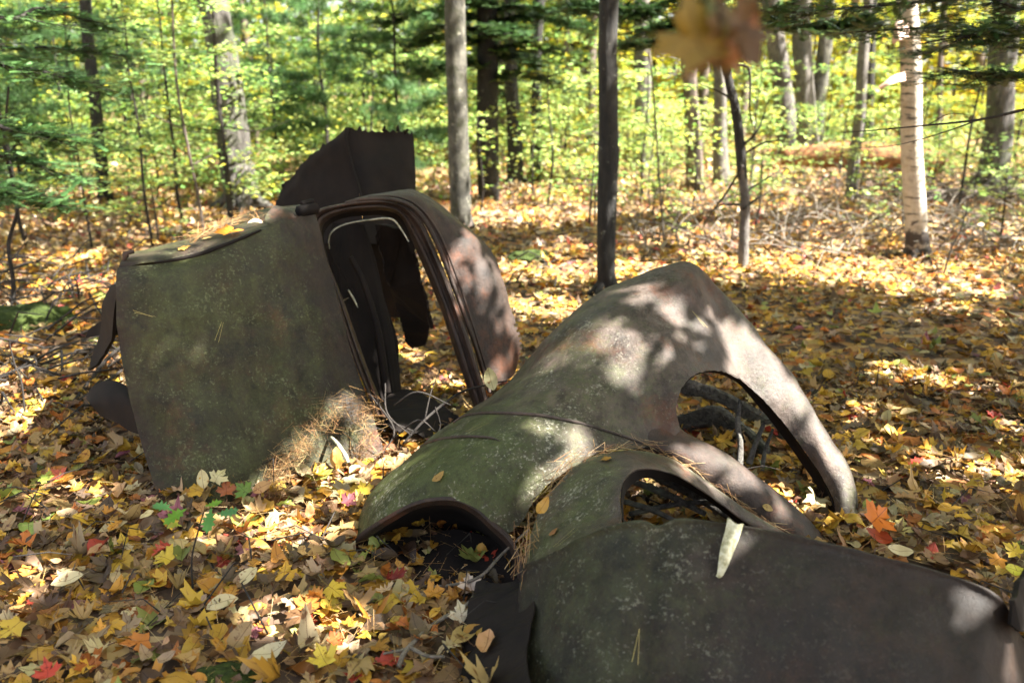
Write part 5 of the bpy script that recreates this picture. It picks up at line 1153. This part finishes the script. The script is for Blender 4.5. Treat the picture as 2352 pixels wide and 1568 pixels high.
stem('bare_sapling', [(470, 545), (455, 450), (430, 330), (405, 180), (395, 0)], 9, 5, 'slender curved stem left of the broad rough trunk', 'brown_bark', [[(440, 380), (500, 350), (560, 330)], [(425, 300), (350, 260), (300, 200)]])
stem('bare_sapling', [(528, 505), (520, 400), (512, 300), (500, 180), (487, 0)], 11, 6, 'dark stem standing right before the broad rough trunk', 'twig', [[(512, 300), (430, 290), (350, 240)], [(510, 290), (600, 300), (700, 260)]])
stem('bare_sapling', [(365, 560), (355, 480), (345, 420)], 6, 3, 'short bare stem beyond the left end of the cab', 'twig', [[(355, 480), (330, 460), (300, 460)]])
stem('bare_sapling', [(1525, 560), (1520, 480), (1512, 380), (1500, 200), (1490, 120)], 6, 3, 'pale thin stem right of the dark centre tree', 'pale_twig', [[(1515, 400), (1560, 350), (1590, 300)], [(1512, 330), (1480, 260), (1470, 200)]])
stem('bare_sapling', [(2165, 640), (2185, 570), (2210, 520), (2230, 440)], 5, 2, 'thin leaning twig stem right of the birch foot', 'twig', [[(2190, 560), (2150, 530), (2140, 500)]])

# off-frame trees whose boughs reach into the picture (unseen shade trees are added below)
def bough_tree(name, label, base, H, boughs, dens=50, pal=P_CON, bark='dark_bark', ss=1.0):
    t = empty(name, (base[0], base[1], 0)); tag(t, label, 'tree')
    tb = Tubes(); tb.add([Vector((base[0], base[1], z)) for z in np.linspace(-.1, H, 12)], [.16, .14, .1, .05], seg=12, rough=.1); tb.obj('trunk', M[bark], t)
    br = Tubes(); pos = []; yaw = []
    for b in boughs:
        P = catmull([list(p) for p in b], 10); br.add(P, [.022, .014, .008, .004], seg=6)
        L_ = np.linalg.norm(np.diff(P, axis=0), axis=1).sum(); n = int(dens*L_)
        for k in range(n):
            f = rr.uniform(.05, 1)*(len(P)-1); i = min(int(f), len(P)-2); p = P[i]+(P[i+1]-P[i])*(f-i); d = P[i+1]-P[i]
            a0 = math.atan2(d[1], d[0]); s = rr.choice((-1, 1)); a = a0+s*rr.uniform(.5, 1.3); l = rr.uniform(.05, .4)
            e = p+np.array([math.cos(a)*l, math.sin(a)*l, rr.uniform(-.10, .03)])
            if rr.random() < .5: br.add([p, e], [.003, .001], seg=3, cap=False)
            for _ in range(3):
                g = rr.random(); pos.append(p+(e-p)*g+np.array([rr.gauss(0, .03), rr.gauss(0, .03), rr.gauss(0, .015)])); yaw.append(a-math.pi/2+rr.gauss(0, .6))
    br.obj('branches', M['twig'], t); n = len(pos)
    leafobj('needles', [cloud(T_spray, np.array(pos), rng.uniform(.05, .09, n)*ss, .3, pick(pal, n), 0, R=rotmats(n, .3, yaw=np.array(yaw)))], M['conifer'], t)
    return t
bough_tree('hemlock_tree', 'dark feathery hemlock reaching in from the upper right corner', (4.9, 5.2), 7,
  [[(4.9, 5.2, 2.6), W(2420, 60, 5.0), W(2200, 60, 4.9), W(1950, 75, 4.8)], [(4.9, 5.2, 2.4), W(2500, 130, 4.6), W(2300, 170, 4.5), W(2180, 160, 4.4)],
   [(4.9, 5.2, 2.9), W(2450, -10, 4.8), W(2250, -5, 4.6), W(2000, 15, 4.5), W(1800, 30, 4.5)], [(4.9, 5.2, 2.5), W(2450, 90, 5.4), W(2250, 95, 5.6), W(2100, 130, 5.8)],
   [(4.9, 5.2, 2.7), W(2450, 30, 4.2), W(2300, 60, 4.1), W(2200, 90, 4.0)]], dens=34)
bough_tree('hemlock_tree', 'dark hemlock boughs hanging from the top behind the blurred leaf cluster', (7.4, 9.0), 7,
  [[(7.4, 9.0, 4.4), (4.5, 8.6, 3.4), W(1700, -30, 7.6), W(1600, 40, 7.2), W(1500, 70, 7.0)], [(7.4, 9.0, 4.2), (5.2, 8.6, 3.3), W(1800, 20, 7.8), W(1900, 60, 7.4), W(1980, 40, 7.2)], [(7.4, 9.0, 4.6), (4.4, 8.8, 3.5), W(1680, 40, 8.0), W(1560, 90, 8.0), W(1430, 100, 8.0)], [(7.4, 9.0, 4.8), (4.0, 8.2, 3.4), W(1550, 0, 7.4), W(1450, 20, 7.4), W(1330, 10, 7.4)]], dens=60, ss=1.4)
bough_tree('pine_tree', 'dusky pine boughs crossing the upper left corner', (-4.2, 4.4), 7,
  [[(-4.2, 4.4, 2.4), W(-60, 120, 4.6), W(80, 160, 4.8), W(220, 200, 5)], [(-4.2, 4.4, 2.2), W(-60, 260, 4.4), W(60, 300, 4.6), W(160, 330, 4.8)], [(-4.2, 4.4, 2.7), W(-60, 20, 4.8), W(100, 20, 5.2), W(260, 70, 5.6)], [(-4.2, 4.4, 1.9), W(-60, 400, 4.2), W(30, 440, 4.4), W(120, 470, 4.6)], [(-4.2, 4.4, 2.0), W(-60, 330, 5.2), W(60, 370, 5.4), W(190, 420, 5.6)], [(-4.2, 4.4, 2.6), W(-60, 80, 5.4), W(120, 110, 5.6), W(300, 130, 5.8)]], dens=42, pal=P_PIN)
# hemlock boughs on the centre pair
xh = G(1120, 470).x
bough_tree('hemlock_tree', 'dark layered hemlock at the top centre behind the grey trunk', (xh, 11.2), 8,
  [[(xh, 11.2, z), (xh+dx*.5, 11.2-dy*.5, z+.08), (xh+dx, 11.2-dy, z-.08)] for z, dx, dy in [(2.05, -1.0, .4), (2.35, -1.3, .2), (2.7, -.9, .6), (1.95, 1.0, .5), (2.3, 1.2, .2), (2.6, 1.5, .8), (2.8, -1.4, .3), (1.75, -.7, .5), (2.15, .4, 1.0), (1.6, .9, .3), (2.75, .6, .2), (2.5, -.5, .9), (2.45, 1.0, -.5), (2.2, -1.1, -.6), (1.85, .7, -.7)]], dens=85, ss=1.7)
# bare twig arcing in from the right edge
t = stick('long_bare_branch', [W(2420, 230, 3.6), W(2352, 252, 3.7), W(2250, 275, 3.8), W(2130, 288, 3.9), W(2000, 300, 4.0), W(1930, 305, 4.0)], [.008, .007, .005, .003, .002], M['twig'], 'long thin bare branch arcing in from the right past the birch', 'branch', rough=0,
      branches=[([W(2250, 275, 3.8), W(2150, 310, 3.8), W(2050, 335, 3.8), W(1960, 340, 3.8)], [.004, .002, .001]), ([W(2130, 288, 3.9), W(2180, 262, 3.9), W(2230, 265, 3.9)], [.003, .001])])

# ------------------------------------------------------------------ unseen trees added right of the frame, crowns shaped to dapple the light
def added_shade_tree(name, label, base, H, R, n, seed, pal, size=.07, loose=.5, fill=None):
    rn = np.random.default_rng(seed)
    t = empty(name, (base[0], base[1], 0)); tag(t, label, 'tree')
    tb = Tubes(); P = [Vector((base[0]+.1*math.sin(z), base[1], z)) for z in np.linspace(-.1, H, 14)]; tb.add(P, [.2, .17, .13, .05], seg=12, rough=.1); tb.obj('trunk', M['grey_bark'], t)
    nc = n//26; cc = rn.normal(0, 1, (nc, 3)); cc /= np.linalg.norm(cc, axis=1)[:, None]; cc *= rn.uniform(.0, 1, (nc, 1))**.4
    cc = cc*np.array([R, R, R*.42])+np.array([base[0], base[1], H*.82])
    i = rn.integers(0, nc, n); pos = cc[i]+rn.normal(0, 1, (n, 3))*np.array([.2, .2, .06])
    a, b = pos@E1, pos@E2
    keep = open_to_sun(pos, size, rn) & shade_keep(pos, rn, loose)
    pos = pos[keep]
    if fill is not None:       # leaves added along the sun's path to shade the wreck and litter
        pos = np.vstack([pos, fill])
    n = len(pos)
    # no leaf may hang in front of the view
    leafobj('crown', [cloud(T_leaf_lo, pos, rn.uniform(size*.7, size*1.4, n), .55, pick(pal, n, .2, rn), .2, rnd=rn)], M['green'], t)
    br = Tubes()
    for k in range(0, nc, max(1, nc//45)):
        s = P[int(rn.uniform(.5, .95)*13)]; e = Vector(cc[k])
        if not open_to_sun(np.array([list(s+(e-s)*f) for f in (.4, .55, .7, .85, 1)]), .06, rn).all(): continue
        br.add(catmull([s, (s+e)/2+Vector((0, 0, .25)), e], 4), [.04, .025, .008], seg=5)
    br.obj('branches', M['grey_bark'], t)
def shade_fill_leaves():  # extra crown leaves placed so their shadows cover the wreck and litter
    rn = np.random.default_rng(77); out = []
    n = 15000; k = rn.choice(len(SHADE), n, p=SHADE[:, 2]**2/np.sum(SHADE[:, 2]**2))
    th = rn.uniform(0, 6.28, n); rad = SHADE[k, 2]*1.25*np.sqrt(rn.uniform(0, 1, n))
    a = SHADE[k, 0]+rad*np.cos(th); b = SHADE[k, 1]+rad*np.sin(th)
    # looser clumps over the litter: shadow discs on the ground
    g = []
    while len(g) < 330:
        y = rn.uniform(1.2, 8.5); x = rn.uniform(-.8, .8)*y
        g.append((*proj((x, y, .05)), rn.uniform(.12, .42)))
    g = np.array(g); m = 17000; k2 = rn.choice(len(g), m, p=g[:, 2]**2/np.sum(g[:, 2]**2)); th = rn.uniform(0, 6.28, m); rad = g[k2, 2]*np.sqrt(rn.uniform(0, 1, m))
    a = np.concatenate([a, g[k2, 0]+rad*np.cos(th)]); b = np.concatenate([b, g[k2, 1]+rad*np.sin(th)])
    z = rn.uniform(3.9, 5.8, len(a))
    base = a[:, None]*E1+b[:, None]*E2; t_ = (z-base[:, 2])/SN[2]; pos = base+t_[:, None]*SN
    pos = pos[open_to_sun(pos, .07, rn, .05)]
    C4 = np.array([(5.0, .5), (3.6, -1.2), (4.4, 3.2), (7.6, 3.6)]); d = np.hypot(pos[:, None, 0]-C4[None, :, 0], pos[:, None, 1]-C4[None, :, 1]); q = d.argmin(1)
    return [pos[q == i] for i in range(4)]
FILL = shade_fill_leaves()
for args in [('maple_tree', 'spreading maple just out of frame on the right that dapples the fender', (5.0, .5), 6.2, 2.7, 13000, 1, P_YEL),
             ('maple_tree', 'second maple out of frame to the right shading the near litter', (3.6, -1.2), 6.0, 2.6, 10000, 2, P_YEL),
             ('oak_tree', 'tall oak out of frame to the right shading the cab', (4.4, 3.2), 6.6, 2.5, 9000, 3, P_GRN),
             ('maple_tree', 'farther maple out of frame right shading the ground beyond the fender', (7.6, 3.6), 7.6, 2.9, 9000, 4, P_YEL)]:
    added_shade_tree(*args, fill=FILL[args[6]-1])

def shade_canopy():  # unseen foliage added overhead to dapple the background, with a glade left open
    rn = np.random.default_rng(5); nc = 1900
    y = rn.uniform(2.5, 34, nc); x = rn.uniform(-1, 1, nc)*(5+.8*y)+5
    f = np.array([noise.noise((a*.22, b*.22, 1.7)) for a, b in zip(x, y)])
    glade = ((x-5)/7.5)**2+((y-15)/8)**2 < 1
    keep = (f-np.where(glade, .5, 0)+np.where(x < 0, .24, .14)+np.where(y < 9, .06, 0)) > .02; x, y = x[keep], y[keep]; z = rn.uniform(6.5, 11, len(x)); m = len(x)
    n = m*24; i = rn.integers(0, m, n); pos = np.stack([x, y, z], 1)[i]+rn.normal(0, 1, (n, 3))*np.array([.55, .55, .15])
    pos = pos[open_to_sun(pos, .2, rn)]; n = len(pos)
    o = leafobj('added_overhead_canopy', [cloud(T_leaf_lo, pos, rn.uniform(.09, .15, n), .5, pick(P_MID, n, .2, rn), .2, rnd=rn)], M['green'])
    tag(o, 'unseen leafy canopy added above the frame to dapple the background', 'foliage', kind='stuff')
shade_canopy()
